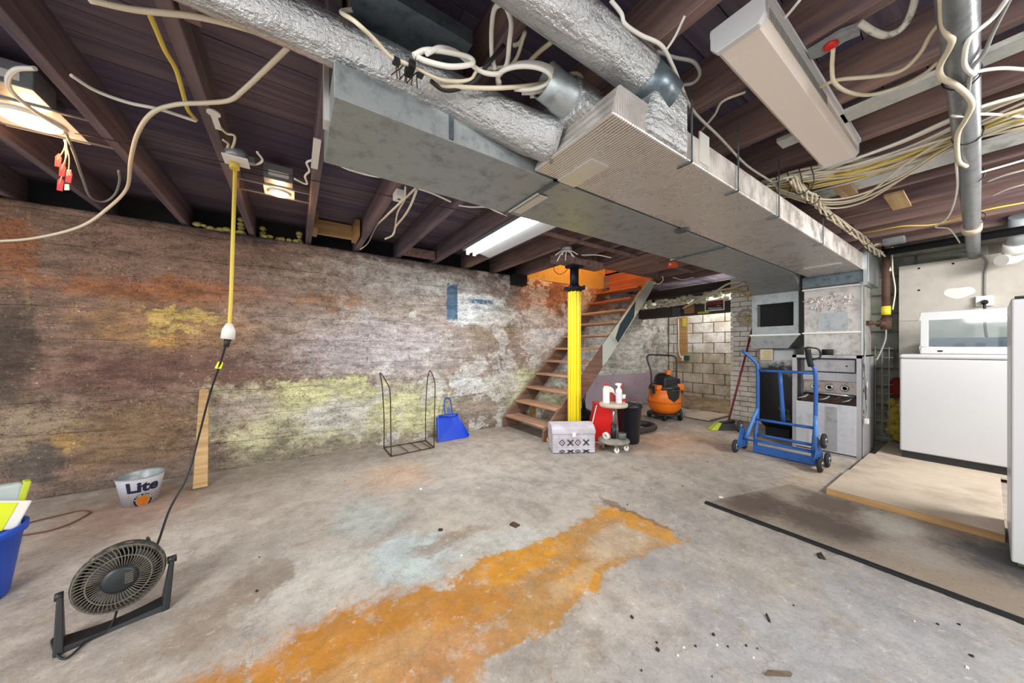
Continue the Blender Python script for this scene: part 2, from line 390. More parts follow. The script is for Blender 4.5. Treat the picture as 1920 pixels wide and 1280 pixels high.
wb(1110, 600, 1250, 770, 'cdd2cb', .9, .25, .6, 1); wb(1195, 590, 1245, 680, '8f8984', .8, .35, 1.1); wb(1060, 650, 1130, 700, 'c9cfcc', .8, .3, .9)
wb(1125, 655, 1180, 690, '9a968c', .6, .4, 1.1)
W.append((1.5, 0.0, 5.0, .14, '74675d', .75, .5, .7, 0)); W.append((1.2, 2.2, 2.6, .08, '3f383b', .7, .6, .6, 0))  # darker foot band, then shadow along the wall top mixed into the colour
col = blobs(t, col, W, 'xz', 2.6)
peel = t.mr(t.math('ADD', t.noise(3.2, 9, .68), t.math('MULTIPLY', sx.outputs[0], .022)), .585, .605, 0, .8)
col = t.mix(t.math('MULTIPLY', peel, t.mr(sx.outputs[0], -.2, 1.2)), col, srgb('cfcdc8'))
# dark pits, aggregate and cracks between the form boards
col = t.mix(t.math('MULTIPLY', t.mr(t.noise(75, 4, .75), .54, .66), .75), col, srgb('3d322c'))
col = t.mix(t.math('MULTIPLY', t.mr(t.noise(19, 8, .8), .53, .64), .6), col, srgb('4e3c34'))
col = t.mix(t.math('MULTIPLY', t.mr(t.noise(48, 4, .7), .62, .7), .6), col, srgb('d8cbb8'))
zz = t.math('ADD', sx.outputs[2], t.math('MULTIPLY', t.math('SUBTRACT', t.noise(1.4, 5, .6), .5), .1))
fr = t.math('ABSOLUTE', t.math('SUBTRACT', t.math('FRACT', t.math('MULTIPLY', zz, 1/.235)), .5))
line = t.math('MULTIPLY', t.mr(fr, .49, .5), t.mr(t.noise(2.6, 4), .42, .6))
col = t.mix(t.math('MULTIPLY', line, .8), col, srgb('2e2620'))
crk = t.voro(1.0, t.vm('ADD', t.pos, t.vm('SCALE', t.noise(2.5, 5, .7, col=True), sc=.9)), 'DISTANCE_TO_EDGE')
col = t.mix(t.mr(crk, .008, 0, 0, .55), col, srgb('33291f'))
mm = t.mr(t.noise(6, 12, .82, vec=t.vm('MULTIPLY', t.pos, (.8, .8, 2.6))), .36, .64, .55, 1.28); col = t.vm('SCALE', col, sc=mm)
hb = t.math('ADD', t.math('MULTIPLY', mid, .8), t.math('MULTIPLY', t.noise(45, 5, .7), .55)); hb = t.math('SUBTRACT', hb, line)
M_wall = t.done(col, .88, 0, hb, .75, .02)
def wf(x, z):
    k = math.floor((z+.04*noise.noise(Vector((x*.7, 1, 0))))/.235)
    d = .010*math.sin(k*12.9+1)+.022*noise.noise(Vector((x*1.3, z*2.0, 3)))+.012*noise.noise(Vector((x*5, z*7, 8)))
    if z < .12: d += .03*(1-z/.12)
    if z > 2.05: d -= .02*(z-2.05)/.12
    return Vector((x, 3.9-d, z))
m = grid(-3.5, 6.75, 230, 0, 2.17, 90, wf)
m.add([wf(-3.5+10.25*i/230, 2.17) for i in range(231)]+[Vector((-3.5+10.25*i/230, 4.25, 2.17+.02*noise.noise(Vector((i*.3, 0, 0))))) for i in range(231)], [(i, i+1, 232+i, 231+i) for i in range(230)])
m.box((-3.5, 4.0, 0), (6.75, 4.25, 2.15))
obj('wall_left', m, M_wall, kind='structure')

# ---------------------------------------------------------------- ceiling: deck boards, joists, blocking
ceil = thing('ceiling', None, None, (0, 0, 2.19), kind='structure')
ys = -2.6; i = 0
WELL = (2.86, 4.70, 2.90, 3.93)
while ys < 4.15:
    wd = .138
    xs = [-3.2]+[.9+random.uniform(-.6, .6)]+[3.6+random.uniform(-.5, .5)]+[6.8]
    for a, b in zip(xs[:-1], xs[1:]):
        segs = [(a, b)]
        if ys+wd > WELL[2] and ys < WELL[3]:
            segs = []
            if a < WELL[0]: segs.append((a, min(b, WELL[0])))
            if b > WELL[1]: segs.append((max(a, WELL[1]), b))
        for p, q in segs:
            if q-p > .05:
                dz = random.uniform(0, .004)
                obj('deck_board', MB().box((p+.001, ys+.002, 2.40-dz), (q-.001, ys+wd-.002, 2.42)), M_deck if random.random() < .55 else M_deck2, ceil)
    ys += wd; i += 1
obj('gap_stop_slab', MB().box((-3.2, -2.6, 2.422), (2.84, 4.16, 2.45)).box((4.70, -2.6, 2.422), (6.8, 4.16, 2.45)).box((2.84, -2.6, 2.422), (4.70, 2.88, 2.45)), M_deck2, ceil)  # unseen slab added to keep world light out of the board joints
JX = [-.80+.457*k for k in range(-3, 14)]
for k, x in enumerate(JX):
    for (y0, y1, dx) in ((1.25, 4.12, 0), (-2.6, 1.5, .06)):
        if y1 > 4 and WELL[0]+.1 < x < WELL[1]-.1: y1 = 2.86
        if y1 < 2 and dx and x > 5.4: continue
        if y1 > 2 and x > 6.6: continue
        y0 = max(y0, -2.6); tw = random.uniform(-.006, .006)
        m = MB().hexa([(x+dx-.023, y0, 2.19), (x+dx+.023, y0, 2.19), (x+dx+.023+tw, y1, 2.19), (x+dx-.023+tw, y1, 2.19),
                       (x+dx-.023, y0, 2.40), (x+dx+.023, y0, 2.40), (x+dx+.023+tw, y1, 2.40), (x+dx-.023+tw, y1, 2.40)])
        obj('joist', m, M_joist if (dx == 0 and k < 9) else M_joist2, ceil, bevel=.003, seg=1)
for (x0, x1) in ((2.17, 2.30),): pass
obj('whitewashed_board', MB().box((2.078, -2.6, 2.17), (2.17, .62, 2.19)), M_white_board, ceil)
obj('whitewashed_board', MB().box((2.99, -2.6, 2.17), (3.15, .72, 2.19)), M_white_board, ceil)
obj('rim_board', MB().box((-3.2, 4.12, 2.19), (6.8, 4.16, 2.40)), M_dark, ceil)
obj('header', MB().box((2.80, 2.86, 2.17), (4.74, 2.90, 2.40)), M_joist2, ceil)
# blocking pieces between the joists at the wall
for (x0, x1, y, z0, z1, mt) in ((.16, .50, 3.72, 2.24, 2.38, M_newwood), (1.05, 1.44, 3.84, 2.20, 2.30, M_joist2)):
    obj('blocking', MB().box((x0, y, z0), (x1, y+.04, z1)), mt, ceil)
obj('blocking', MB().box((.14, 3.45, 2.2), (.18, 3.72, 2.36)), M_newwoodY, ceil); obj('blocking', MB().box((.49, 3.45, 2.2), (.53, 3.72, 2.36)), M_newwoodY, ceil)
for (x0, x1) in ((3.34, 3.74), (3.80, 4.19)):
    obj('plywood_sheet', MB().box((x0, 2.05, 2.17), (x1, 2.84, 2.185)), M_joist2, ceil)
# stairwell above
M_yw = dirty('yellow_plaster', 'dcb65e', 'b98c46', .4, .85); M_or = wood('orange_lit_board', 'b4643a', '8a4326', 1, .6)  # orange glow of the stairwell light is put into M_or's colour
obj('wall_stairwell', MB().box((2.84, 3.93, 2.172), (4.75, 3.98, 3.5)), M_yw, kind='structure')
obj('wall_stairwell_side', MB().box((2.80, 2.84, 2.42), (4.75, 2.88, 3.5)), M_yw, kind='structure')
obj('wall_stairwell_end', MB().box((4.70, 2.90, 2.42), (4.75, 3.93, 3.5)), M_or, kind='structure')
obj('wall_stairwell_front', MB().box((2.80, 2.88, 2.42), (2.84, 3.93, 3.5)), M_yw, kind='structure')
obj('ceiling_stairwell', MB().box((2.80, 2.84, 3.5), (4.75, 3.98, 3.54)), M_yw, kind='structure')
lamp('POINT', 'stairwell_lamp', (3.6, 3.4, 3.1), 26, (1, .66, .36), .08)

# ---------------------------------------------------------------- back wall, brick pier, lintel, block wall
def stone_mat(name, c, d): 
    t = NT(name); col = t.mix(t.mr(t.noise(4, 8, .7), .4, .62), srgb(c), srgb(d)); col = t.mix(t.math('MULTIPLY', t.mr(t.noise(30, 5, .7), .55, .7), .5), col, srgb('6d675c'))
    return t.done(col, .85, 0, t.noise(30, 6, .7), .5, .015)
M_mortar = stone_mat('mortar', '8b887d', '6d685e'); M_stone = stone_mat('green_grey_stone', '96998c', '7c8075'); M_bricks = stone_mat('white_painted_brick', 'efefe9', 'cfcdc4')
M_block = stone_mat('painted_block', 'cdc4b4', 'a89c88'); M_blockw = stone_mat('pale_block', 'e2dfda', 'bfb6a8')
wbk = thing('wall_back', None, None, (5.75, 0, 0), kind='structure')
obj('core', MB().box((5.76, -2.65, 0), (6.0, 2.23, 2.40)), M_mortar, wbk)
rnd = random.Random(3)
for r in range(10):
    z0 = r*.215; y = .2-(r % 2)*.2
    while y < 1.75:
        L = rnd.uniform(.36, .48)
        obj('stone_block', MB().box((5.735-rnd.uniform(0, .012), y+.008, z0+.008), (5.80, y+L-.008, z0+.207)), M_stone, wbk, bevel=.01, seg=1); y += L
pier = thing('wall_pier', None, None, (5.65, 2.05, 0), kind='structure')
obj('core', MB().box((5.67, 1.82, 0), (5.78, 2.235, 2.19)), M_mortar, pier)
bm_ = MB().box((-.02, -.1, -.033), (.03, .1, .033)).mesh('brick', M_bricks)
nb = 0
for r in range(29):
    z = .037+r*.0755
    for j in range(3):
        y0 = 1.82+j*.21-(r % 2)*.105; y1 = y0+.2; y0 = max(y0, 1.82); y1 = min(y1, 2.24)
        if y1-y0 < .03: continue
        o = bpy.data.objects.new('brick', bm_); COL.objects.link(o); o.parent = pier
        o.location = (0+rnd.uniform(-.003, .003), (y0+y1)/2-2.05, z); o.scale = (1, (y1-y0)/.2, 1)
for r in range(29):   # the return face of the pier in the opening
    z = .037+r*.0755
    o = bpy.data.objects.new('brick', bm_); COL.objects.link(o); o.parent = pier
    o.location = (.075, .195, z); o.rotation_euler = (0, 0, -PI/2); o.scale = (1, .75, 1)
M_lint = wood('dark_lintel', '4c443f', '2f2b29', 1, .8)
m = MB().box((5.66, 2.24, 1.68), (5.84, 3.93, 1.86)); obj('trim_lintel', m, M_lint, kind='structure')
# block wall behind the opening
bw = thing('wall_far', None, None, (6.7, 3, 0), kind='structure')
obj('core', MB().box((6.72, 1.6, 0), (6.95, 4.2, 2.4)), M_mortar, bw)
for r in range(11):
    y = 1.6-(r % 2)*.2
    while y < 3.86:
        a, b = max(y, 1.6), min(y+.385, 3.87)
        if b-a > .04: obj('block', MB().box((6.69-rnd.uniform(0, .006), a+.005, .01+r*.2), (6.74, b-.005, .2+r*.2)), M_blockw if r > 4 else M_block, bw, bevel=.006, seg=1)  # upper courses use the paler block material
        y += .395
obj('wall_side_room', MB().box((5.78, 1.5, 0), (6.95, 1.6, 2.4)), M_blockw, kind='structure')
lamp('POINT', 'side_room_lamp', (6.2, 2.35, 1.95), 20, (1, .95, .85), .08)
obj('wall_right', MB().box((.5, -2.7, 0), (6.0, -2.6, 2.40)), M_stone, kind='structure')
obj('trim_dark_board', MB().box((5.86, 2.24, 2.0), (5.90, 3.93, 2.19)), M_dark, kind='structure')  # dark board added to hide the bright far wall above the lintel
obj('trim_dark_fill', MB().box((5.72, 2.24, 2.05), (5.90, 3.93, 2.19)), M_lint, kind='structure')  # second dark piece added to keep the same gap dark
# insulation tufts along the lintel
M_ins = solid('yellowed_insulation', 'e6e0c8', .95, 0, .35, 25, .5, 40)
m = MB()
for k in range(110):
    y = rnd.uniform(2.3, 3.9); m.ball((5.66+rnd.uniform(-.03, .14), y, 1.885+rnd.uniform(-.02, .14)), (rnd.uniform(.03, .06), rnd.uniform(.04, .08), rnd.uniform(.015, .04)), 7, Matrix.Rotation(rnd.uniform(-.6, .6), 4, 'X'))
obj('lintel_insulation', m, M_ins, label='torn pale insulation tufts stuffed above the dark lintel', cat='insulation', kind='stuff')
# foam tufts where joists meet the wall
M_foam = solid('old_foam', 'a09a5e', .95, 0, .3, 25, .5, 40)
m = MB()
for (x0, x1) in ((-.74, -.40), (-.28, .06)):
    for k in range(26):
        a = rnd.random(); x = x0+(x1-x0)*a; z = 2.185+.02*rnd.random()
        if rnd.random() < .45: x = rnd.choice((x0+.02, x1-.02)); z = 2.19+.13*rnd.random()
        m.ball((x, 3.98+rnd.uniform(-.04, .04), z), (rnd.uniform(.02, .035), .02, rnd.uniform(.012, .025)), 6)
obj('sill_foam', m, M_foam, label='yellowed spray foam beads on the sill between the left joists', cat='insulation', kind='stuff')
obj('sill_stub', MB().box((2.60, 3.78, 2.02), (2.82, 3.93, 2.165)), M_dark, label='dark blue wooden stub on the wall top left of the stairwell', cat='wood block')
# mauve board band
obj('mauve_panel', MB().box((3.95, 3.80, .01), (6.6, 3.82, .62)), dirty('mauve_paint', 'aa9ba8', '94858f', .5, .8), label='mauve painted board standing low against the wall behind the stairs', cat='board')
# dirt ledge and plank pieces in the opening
M_dirt = stone_mat('dry_dirt', '9c8a70', '6f5e4a')
m = grid(5.95, 6.69, 12, 2.25, 3.8, 20, lambda x, y: Vector((x, y, .01+.13*min(1, (x-5.95)/.4)+.04*noise.noise(Vector((x*6, y*6, 1))))))
obj('dirt_heap', m, M_dirt, label='crumbled dirt heap against the block wall beyond the opening', cat='dirt', kind='stuff')
m = MB().box((5.15, 2.35, .012), (5.85, 2.75, .03)); obj('plywood_offcut', m, M_ply, label='pale plywood offcut lying on the floor before the dirt heap', cat='board')
# ---------------------------------------------------------------- ducts
d = thing('return_duct', 'plain grey sheet metal return duct nearest the concrete wall', 'duct', (.1, 1.33, 1.87))
obj('trunk', MB().box((.10, 1.12, 1.87), (1.00, 1.54, 1.982)), M_galv, d, bevel=.002, seg=1)
obj('trunk', MB().box((.995, 1.122, 1.872), (4.25, 1.54, 2.02)), M_galv, d, bevel=.002, seg=1)
m = MB().hexa([(4.25, 1.122, 1.872), (4.84, 1.22, 1.77), (4.84, 1.70, 1.77), (4.25, 1.54, 1.872), (4.25, 1.122, 2.15), (5.35, 1.22, 2.15), (5.35, 1.70, 2.15), (4.25, 1.54, 2.15)])
obj('elbow', m, M_galv, d)
obj('seam_strip', MB().box((.985, 1.108, 1.862), (1.01, 1.55, 1.872)).box((.985, 1.108, 1.86), (1.01, 1.12, 1.98)), M_galv_dk, d)
obj('seam_strip', MB().box((.475, 1.112, 1.875), (.49, 1.12, 1.98)), M_galv_dk, d)
obj('seam_strip', MB().box((2.70, 1.12, 1.862), (2.72, 1.55, 1.872)), M_galv_dk, d)
obj('patch', MB().box((-.12, -.035, -.004), (.12, .035, .001), Matrix.Translation((1.03, 1.37, 1.866)) @ Matrix.Rotation(PI/2, 4, 'Z')).box((.985, 1.24, 1.858), (1.0, 1.50, 1.864)), M_tape, d, label='white tape patch over the duct seam', bevel=.002, seg=1)
obj('end_tab', MB().box((.085, 1.30, 1.90), (.10, 1.36, 2.14)), M_tape, d)

s = thing('supply_duct', 'foil wrapped rectangular supply duct with ribbed insulation', 'duct', (.85, .9, 1.87))
obj('trunk', MB().hexa([(.86, .69, 1.87), (4.62, .69, 1.87), (4.62, 1.105, 1.87), (.86, 1.105, 1.87), (.90, .69, 1.985), (4.62, .69, 2.03), (4.62, 1.105, 2.03), (.90, 1.105, 1.985)]), M_foilribs, s, bevel=.006)
# raised takeoff boot at the near end
obj('boot', MB().hexa([(1.03, .672, 1.876), (1.31, .672, 1.876), (1.31, .80, 1.876), (1.03, .80, 1.876), (1.10, .672, 2.10), (1.31, .672, 2.12), (1.31, .80, 2.15), (1.10, .80, 2.15)]), M_foil, s, bevel=.018)
obj('boot', MB().hexa([(.86, .80, 1.97), (1.0, .80, 1.97), (1.0, 1.10, 1.97), (.86, 1.10, 1.97), (.86, .84, 2.10), (1.0, .84, 2.10), (1.0, 1.06, 2.10), (.86, 1.06, 2.10)]), M_foil, s, bevel=.012)
obj('collar', MB().cyl((1.19, .70, 2.06), (1.06, .715, 2.11), .070, 28), M_galv_dk, s)
CM = Matrix.Translation((.89, .90, 2.045)) @ Vector((-.94, .05, .22)).to_track_quat('Z', 'Y').to_matrix().to_4x4()
obj('collar', MB().lathe([(.066, -.04), (.066, .07), (.062, .075), (.062, .14), (.058, .14), (.056, .0), (.001, .0)], (0, 0, 0), 30, CM, False, False), M_galv, s, label='bare galvanised open starter collar')
obj('collar_mouth', MB().lathe([(.055, .03), (.001, .03)], (0, 0, 0), 24, CM, False, False), M_dark, s)  # dark disc gives the shaded inside of the open collar
obj('tape_strip', MB().box((1.42, .684, 1.89), (1.50, .69, 2.02)), M_tape, s)
obj('tape_strip', MB().box((.995, .90, 1.864), (1.10, 1.104, 1.871)), M_tape, s); obj('tape_strip', MB().box((4.05, .75, 1.864), (4.12, 1.0, 1.87)), M_tape, s)
for x in (1.345, 1.78, 2.32, 3.2):
    obj('hanger_strap', MB().box((x-.004, .678, 1.862), (x+.004, .683, 2.19)).box((x-.004, .678, 1.860), (x+.004, .74, 1.866)), M_galv_dk, s)
obj('seam_clip', MB().box((2.05, 1.08, 1.855), (2.11, 1.15, 1.868)), M_galv_dk, s)
# drop to the furnace
obj('plenum', MB().box((4.72, .72, 1.03), (5.2, 1.16, 2.03)), dirty('worn_plenum_metal', 'c6c3bf', '948c88', .7, .4, .5, 9, .15), s, bevel=.003)
obj('corner_flange', MB().box((4.60, .665, 1.72), (4.66, .69, 2.08)).box((4.70, .705, 1.03), (4.76, .718, 1.75)).box((4.66, .66, 1.75), (5.2, .718, 2.10)), M_steel, s)
obj('flange', MB().box((4.70, .72, 1.26), (4.72, 1.17, 1.275)).box((4.69, .72, 1.735), (4.72, 1.17, 1.75)), M_tape, s)
M_torn = foil('torn_foil', 'd6cfcb', 1.0, 0)
m = MB()
for k in range(15):
    y = rnd.uniform(.77, 1.12); z = rnd.uniform(1.45, 1.70)
    a = [Vector((4.712+rnd.uniform(-.012, 0), y+dy, z+dz)) for dy, dz in ((0, 0), (rnd.uniform(.03, .1), rnd.uniform(-.02, .03)), (rnd.uniform(.02, .08), rnd.uniform(.03, .08)), (-.01, rnd.uniform(.02, .06)))]
    m.prism(a, (.006, 0, 0))
obj('torn_insulation', m, M_torn, s, label='torn crumpled foil insulation')
obj('cover_patch', MB().box((4.709, .82, 1.30), (4.716, 1.04, 1.48)), M_galv, s)
obj('scrap_board', MB().box((4.64, .76, 1.79), (4.70, 1.05, 1.83)), M_newwoodY, s)
obj('underside_pan', MB().box((4.625, .70, 1.76), (4.72, 1.15, 1.87)), M_galv_dk, s)

c = thing('return_drop', 'return air drop with a dark open filter slot and scorched black lower box', 'duct', (4.85, 1.5, 0))
m = MB()
m.box((4.85, 1.24, 1.65), (5.35, 1.70, 1.78)).box((4.85, 1.24, 1.27), (5.35, 1.70, 1.37)).box((4.85, 1.24, 1.37), (5.35, 1.285, 1.65)).box((4.85, 1.645, 1.37), (5.35, 1.70, 1.65)).box((5.30, 1.25, 1.3), (5.35, 1.69, 1.7))
obj('casing', m, M_galv, c)
obj('slot', MB().box((4.95, 1.27, 1.35), (4.96, 1.66, 1.67)), M_dark, c, label='dark open filter slot')  # dark sheet standing in for the shade inside the slot
obj('flange', MB().box((4.835, 1.22, 1.255), (5.36, 1.72, 1.275)), M_tape, c)
obj('taper', MB().hexa([(4.86, 1.34, 1.10), (5.3, 1.34, 1.10), (5.3, 1.71, 1.10), (4.86, 1.71, 1.10), (4.84, 1.23, 1.256), (5.35, 1.23, 1.256), (5.35, 1.71, 1.256), (4.84, 1.71, 1.256)]), M_galv, c)
t = NT('scorched_metal'); sz = t.node('ShaderNodeSeparateXYZ', {0: t.pos}).outputs[2]
col = t.mix(t.mr(t.math('ADD', sz, t.math('MULTIPLY', t.math('SUBTRACT', t.noise(7, 6, .7), .5), .35)), .86, .98), srgb('16181d'), srgb('a9acad'))
col = t.mix(t.math('MULTIPLY', t.mr(t.noise(6, 7, .7), .56, .7), .5), col, srgb('8f8b88'))
M_sc = t.done(col, .4, .4, t.noise(30, 4), .15, .01)
obj('lower_box', MB().lathe([(.19, .10), (.27, .18), (.285, .5), (.28, .8), (.27, 1.1)], (5.12, 1.48, 0), 4, Matrix.Rotation(PI/4, 4, 'Z') @ Matrix.Diagonal((1, 1, 1, 1))), M_sc, c, bevel=.03)
obj('base_foot', MB().box((4.98, 1.36, 0), (5.26, 1.60, .11)), M_dark, c)
obj('paper_note', MB().box((4.905, 1.50, .955), (4.913, 1.63, 1.09)), solid('aged_paper', 'd8c9a6', .8), c, label='yellowed paper notice')
M_ink = solid('ink', '6b6558', .8)
m = MB()
for k in range(6): m.box((4.904, 1.515+.01*(k % 2), .97+k*.018), (4.9055, 1.615-.012*((k*7) % 3), .974+k*.018))
obj('note_lines', m, M_ink, c)

# ---------------------------------------------------------------- furnace
f = thing('furnace', 'grey old furnace cabinet with its burner compartment open', 'furnace', (4.6, .965, 0))
M_fg = dirty('furnace_grey', 'b4b4b8', '8f8e92', .4, .45, .35, 6, .05); M_fd = dirty('furnace_door_pale', 'cdd0d6', 'a8a9b0', .3, .45, .2, 5)
Y0, Y1, X0 = .70, 1.23, 4.60
m = MB().box((X0, Y0, .01), (5.2, Y0+.012, 1.03)).box((X0, Y1-.012, .01), (5.2, Y1, 1.03)).box((X0, Y0, 1.018), (5.2, Y1, 1.03)).box((5.19, Y0, .01), (5.2, Y1, 1.03)).box((X0, Y0, .0), (5.2, Y1, .02))
m.box((X0-.002, Y0, .01), (X0+.03, Y0+.035, 1.03)).box((X0-.002, Y1-.035, .01), (X0+.03, Y1, 1.03)).box((X0-.002, Y0, 1.0), (X0+.03, Y1, 1.03)).box((X0+.25, Y0+.01, .4), (X0+.26, Y1-.01, 1.0))
obj('cabinet', m, M_fg, f)
obj('upper_panel', MB().box((X0+.04, Y0+.05, .855), (X0+.055, Y1-.09, .985)), M_fg, f, bevel=.012)
obj('vent_hole', MB().cyl((X0+.038, .81, .92), (X0+.042, .81, .92), .008, 10), M_dark, f)
obj('middle_panel', MB().box((X0+.05, Y0+.04, .76), (X0+.06, Y1-.08, .845)), M_fg, f)
obj('heat_shield', MB().box((X0+.07, Y0+.04, .63), (X0+.08, Y1-.08, .755)), dirty('warm_steel', 'b0a49a', '7d6f66', .7, .4, .6, 14), f)
for k in range(3):
    obj('burner_opening', MB().lathe([(.035, 0), (.03, .012), (.018, .014), (.016, 0)], (0, 0, 0), 16, Matrix.Translation((X0+.068, .83+k*.115, .69)) @ Matrix.Rotation(-PI/2, 4, 'Y')), M_steel, f)
obj('manifold_pipe', MB().cyl((X0+.045, Y0+.05, .615), (X0+.045, Y1-.10, .635), .013, 10), M_steel, f)
for k in range(5):
    obj('burner_tube', MB().tube(smooth([(X0+.06, .77+k*.085, .60), (X0+.04, .80+k*.085, .57+.012*(k % 2)), (X0+.05, .85+k*.085, .55)], 4), .012, 8), M_rust if k % 2 else M_steel, f)
obj('burner_box', MB().box((X0+.06, Y0+.04, .53), (X0+.24, Y1-.06, .60)), M_rust, f)
obj('lower_door', MB().box((X0-.004, Y0+.035, .03), (X0+.02, Y1-.03, .525)), M_fd, f, bevel=.004)
obj('door_panel', MB().box((X0-.012, .87, .05), (X0-.004, .95, .50)), M_fg, f)
obj('rating_label', MB().box((X0-.007, .97, .08), (X0-.0045, 1.09, .20)), solid('faded_label', 'c9c9cd', .6), f)
m = MB()
for k in range(6): m.box((X0-.008, .98, .095+k*.017), (X0-.007, 1.08-.01*(k % 3), .098+k*.017))
obj('label_lines', m, M_ink, f)
for k, z in enumerate((.88, .80, .68, .47, .42)):
    obj('knockout', MB().cyl((X0+.09, Y0-.001, z), (X0+.09, Y0+.003, z), .022 if k in (2, 3) else .012, 12), M_dark, f)
obj('flue_stub', MB().cyl((4.68, .96, 1.03), (4.68, .96, 1.09), .045, 20), M_dark, f)
cb = lambda pts, r, mt, par, nm='wire': obj(nm, MB().tube(smooth(pts, 6), r, 7), mt, par)
cb([(4.66, .69, 1.25), (4.68, .688, 1.10), (4.64, .69, .95), (4.66, .685, .80), (4.70, .69, .70), (4.66, .68, .58), (4.70, .68, .48), (4.66, .68, .40)], .006, M_greyc, f, 'control_wire')
cb([(4.63, .69, .95), (4.65, .688, .85), (4.70, .685, .75), (4.65, .68, .66), (4.68, .68, .52)], .004, M_blackc, f, 'control_wire')
obj('wire_connector', MB().box((4.64, .66, .36), (4.67, .69, .41)), M_whitepl, f, bevel=.004)
obj('side_sticker', MB().box((4.80, .6975, .70), (4.86, .6995, .76)), M_whitepl, f)

# ---------------------------------------------------------------- round foil pipes
def pipe(name, pts, rs, label, mat=M_foil, wr=.0):
    pts = [Vector(p) for p in pts]; P = []; R = []
    for i in range(len(pts)-1):
        n = max(2, int((pts[i+1]-pts[i]).length/.03))
        for j in range(n):
            t_ = j/n; P.append(pts[i].lerp(pts[i+1], t_)); R.append(rs[i]*(1-t_)+rs[i+1]*t_)
    P.append(pts[-1]); R.append(rs[-1]); m = MB().tube(P, R, 30)
    for v in m.v: v += Vector((0, 1, 1))*noise.noise(v*9)*wr
    return obj(name, m, mat, None, label, 'pipe')
pipe('foil_wrapped_pipe', [(-2.2, 1.19, 2.075), (0, 1.15, 2.06), (.5, 1.12, 2.035), (.78, 1.06, 1.985), (.90, 1.0, 1.95)], [.062, .066, .074, .082, .085], 'foil wrapped round pipe running beside the grey duct into the supply duct end', wr=.006)
pipe('foil_wrapped_pipe', [(-2.2, .72, 2.112), (.4, .72, 2.112), (1.06, .718, 2.112)], [.071, .071, .073], 'foil wrapped round pipe ending at the raised boot with a bare metal collar', wr=.004)
g = thing('galvanised_boot', 'spangled galvanised sheet metal box up between the joists', 'duct', (.33, 1.3, 2.12))
obj('casing', MB().box((.145, .99, 2.14), (.505, 1.60, 2.188)), M_galv_dk, g)

# ---------------------------------------------------------------- lights
wf_ = thing('wrap_light_fixture', 'long white wraparound ceiling light fixture, unlit, below the joists', 'light fixture', (1.82, .46, 2.10))
xa, xb, ya, yb = 1.18, 2.44, .385, .53
t = NT('frosted_lens'); sx = t.node('ShaderNodeSeparateXYZ', {0: t.pos}).outputs[0]
M_lens = t.done(srgb('e9ddd2'), .45, 0, t.math('SINE', t.math('MULTIPLY', sx, 2*PI/.008)), .12, .01)
prof = [(ya, 2.19), (ya, 2.125), (ya+.018, 2.102), (yb-.018, 2.102), (yb, 2.125), (yb, 2.19)]
obj('lens', MB().prism([(xa+.02, y, z) for y, z in prof], (xb-xa-.04, 0, 0)), M_lens, wf_)
for x in (xa, xb-.02):
    obj('end_cap', MB().prism([(x, y+(-.006 if y < .45 else .006), z-.004) for y, z in prof], (.022, 0, 0)), M_white, wf_, bevel=.003)
obj('housing', MB().box((xa+.012, ya-.012, 2.17), (xb, yb+.012, 2.19)), M_white, wf_)
m = MB()
for k in range(46): m.box((xa+.05+k*.014, ya-.0018, 2.128), (xa+.055+k*.014, ya, 2.165))
o = obj('side_ribs', m, M_greyc, wf_); o['kind'] = 'stuff'

fs = thing('fluorescent_strip', 'lit two tube fluorescent strip light with bare tubes, under the left joists', 'light fixture', (1.62, 2.55, 2.14))
obj('housing', MB().box((1.50, 1.95, 2.155), (1.80, 3.18, 2.188)), solid('strip_pan', '6f747a', .5), fs, bevel=.003)
obj('reflector', MB().prism([(1.66, 1.97, 2.155), (1.82, 1.97, 2.125), (1.82, 1.97, 2.12), (1.66, 1.97, 2.15)], (0, 1.18, 0)), M_white, fs)
E_tube = emis('lit_tube', (.86, .94, 1), 9)
for x in (1.545, 1.625):
    obj('tube', MB().cyl((x, 1.99, 2.132), (x, 3.14, 2.132), .016, 14), E_tube, fs); lamp('AREA', 'tube_light', (x, 2.565, 2.114), 11, (.88, .95, 1), .026, (0, 0, 0), 1.12)
    for y in (1.97, 3.14): obj('lamp_holder', MB().box((x-.015, y, 2.11), (x+.015, y+.018, 2.156)), M_whitepl, fs)
obj('tube_clip', MB().box((1.53, 2.58, 2.13), (1.64, 2.60, 2.156)), M_whitepl, fs)

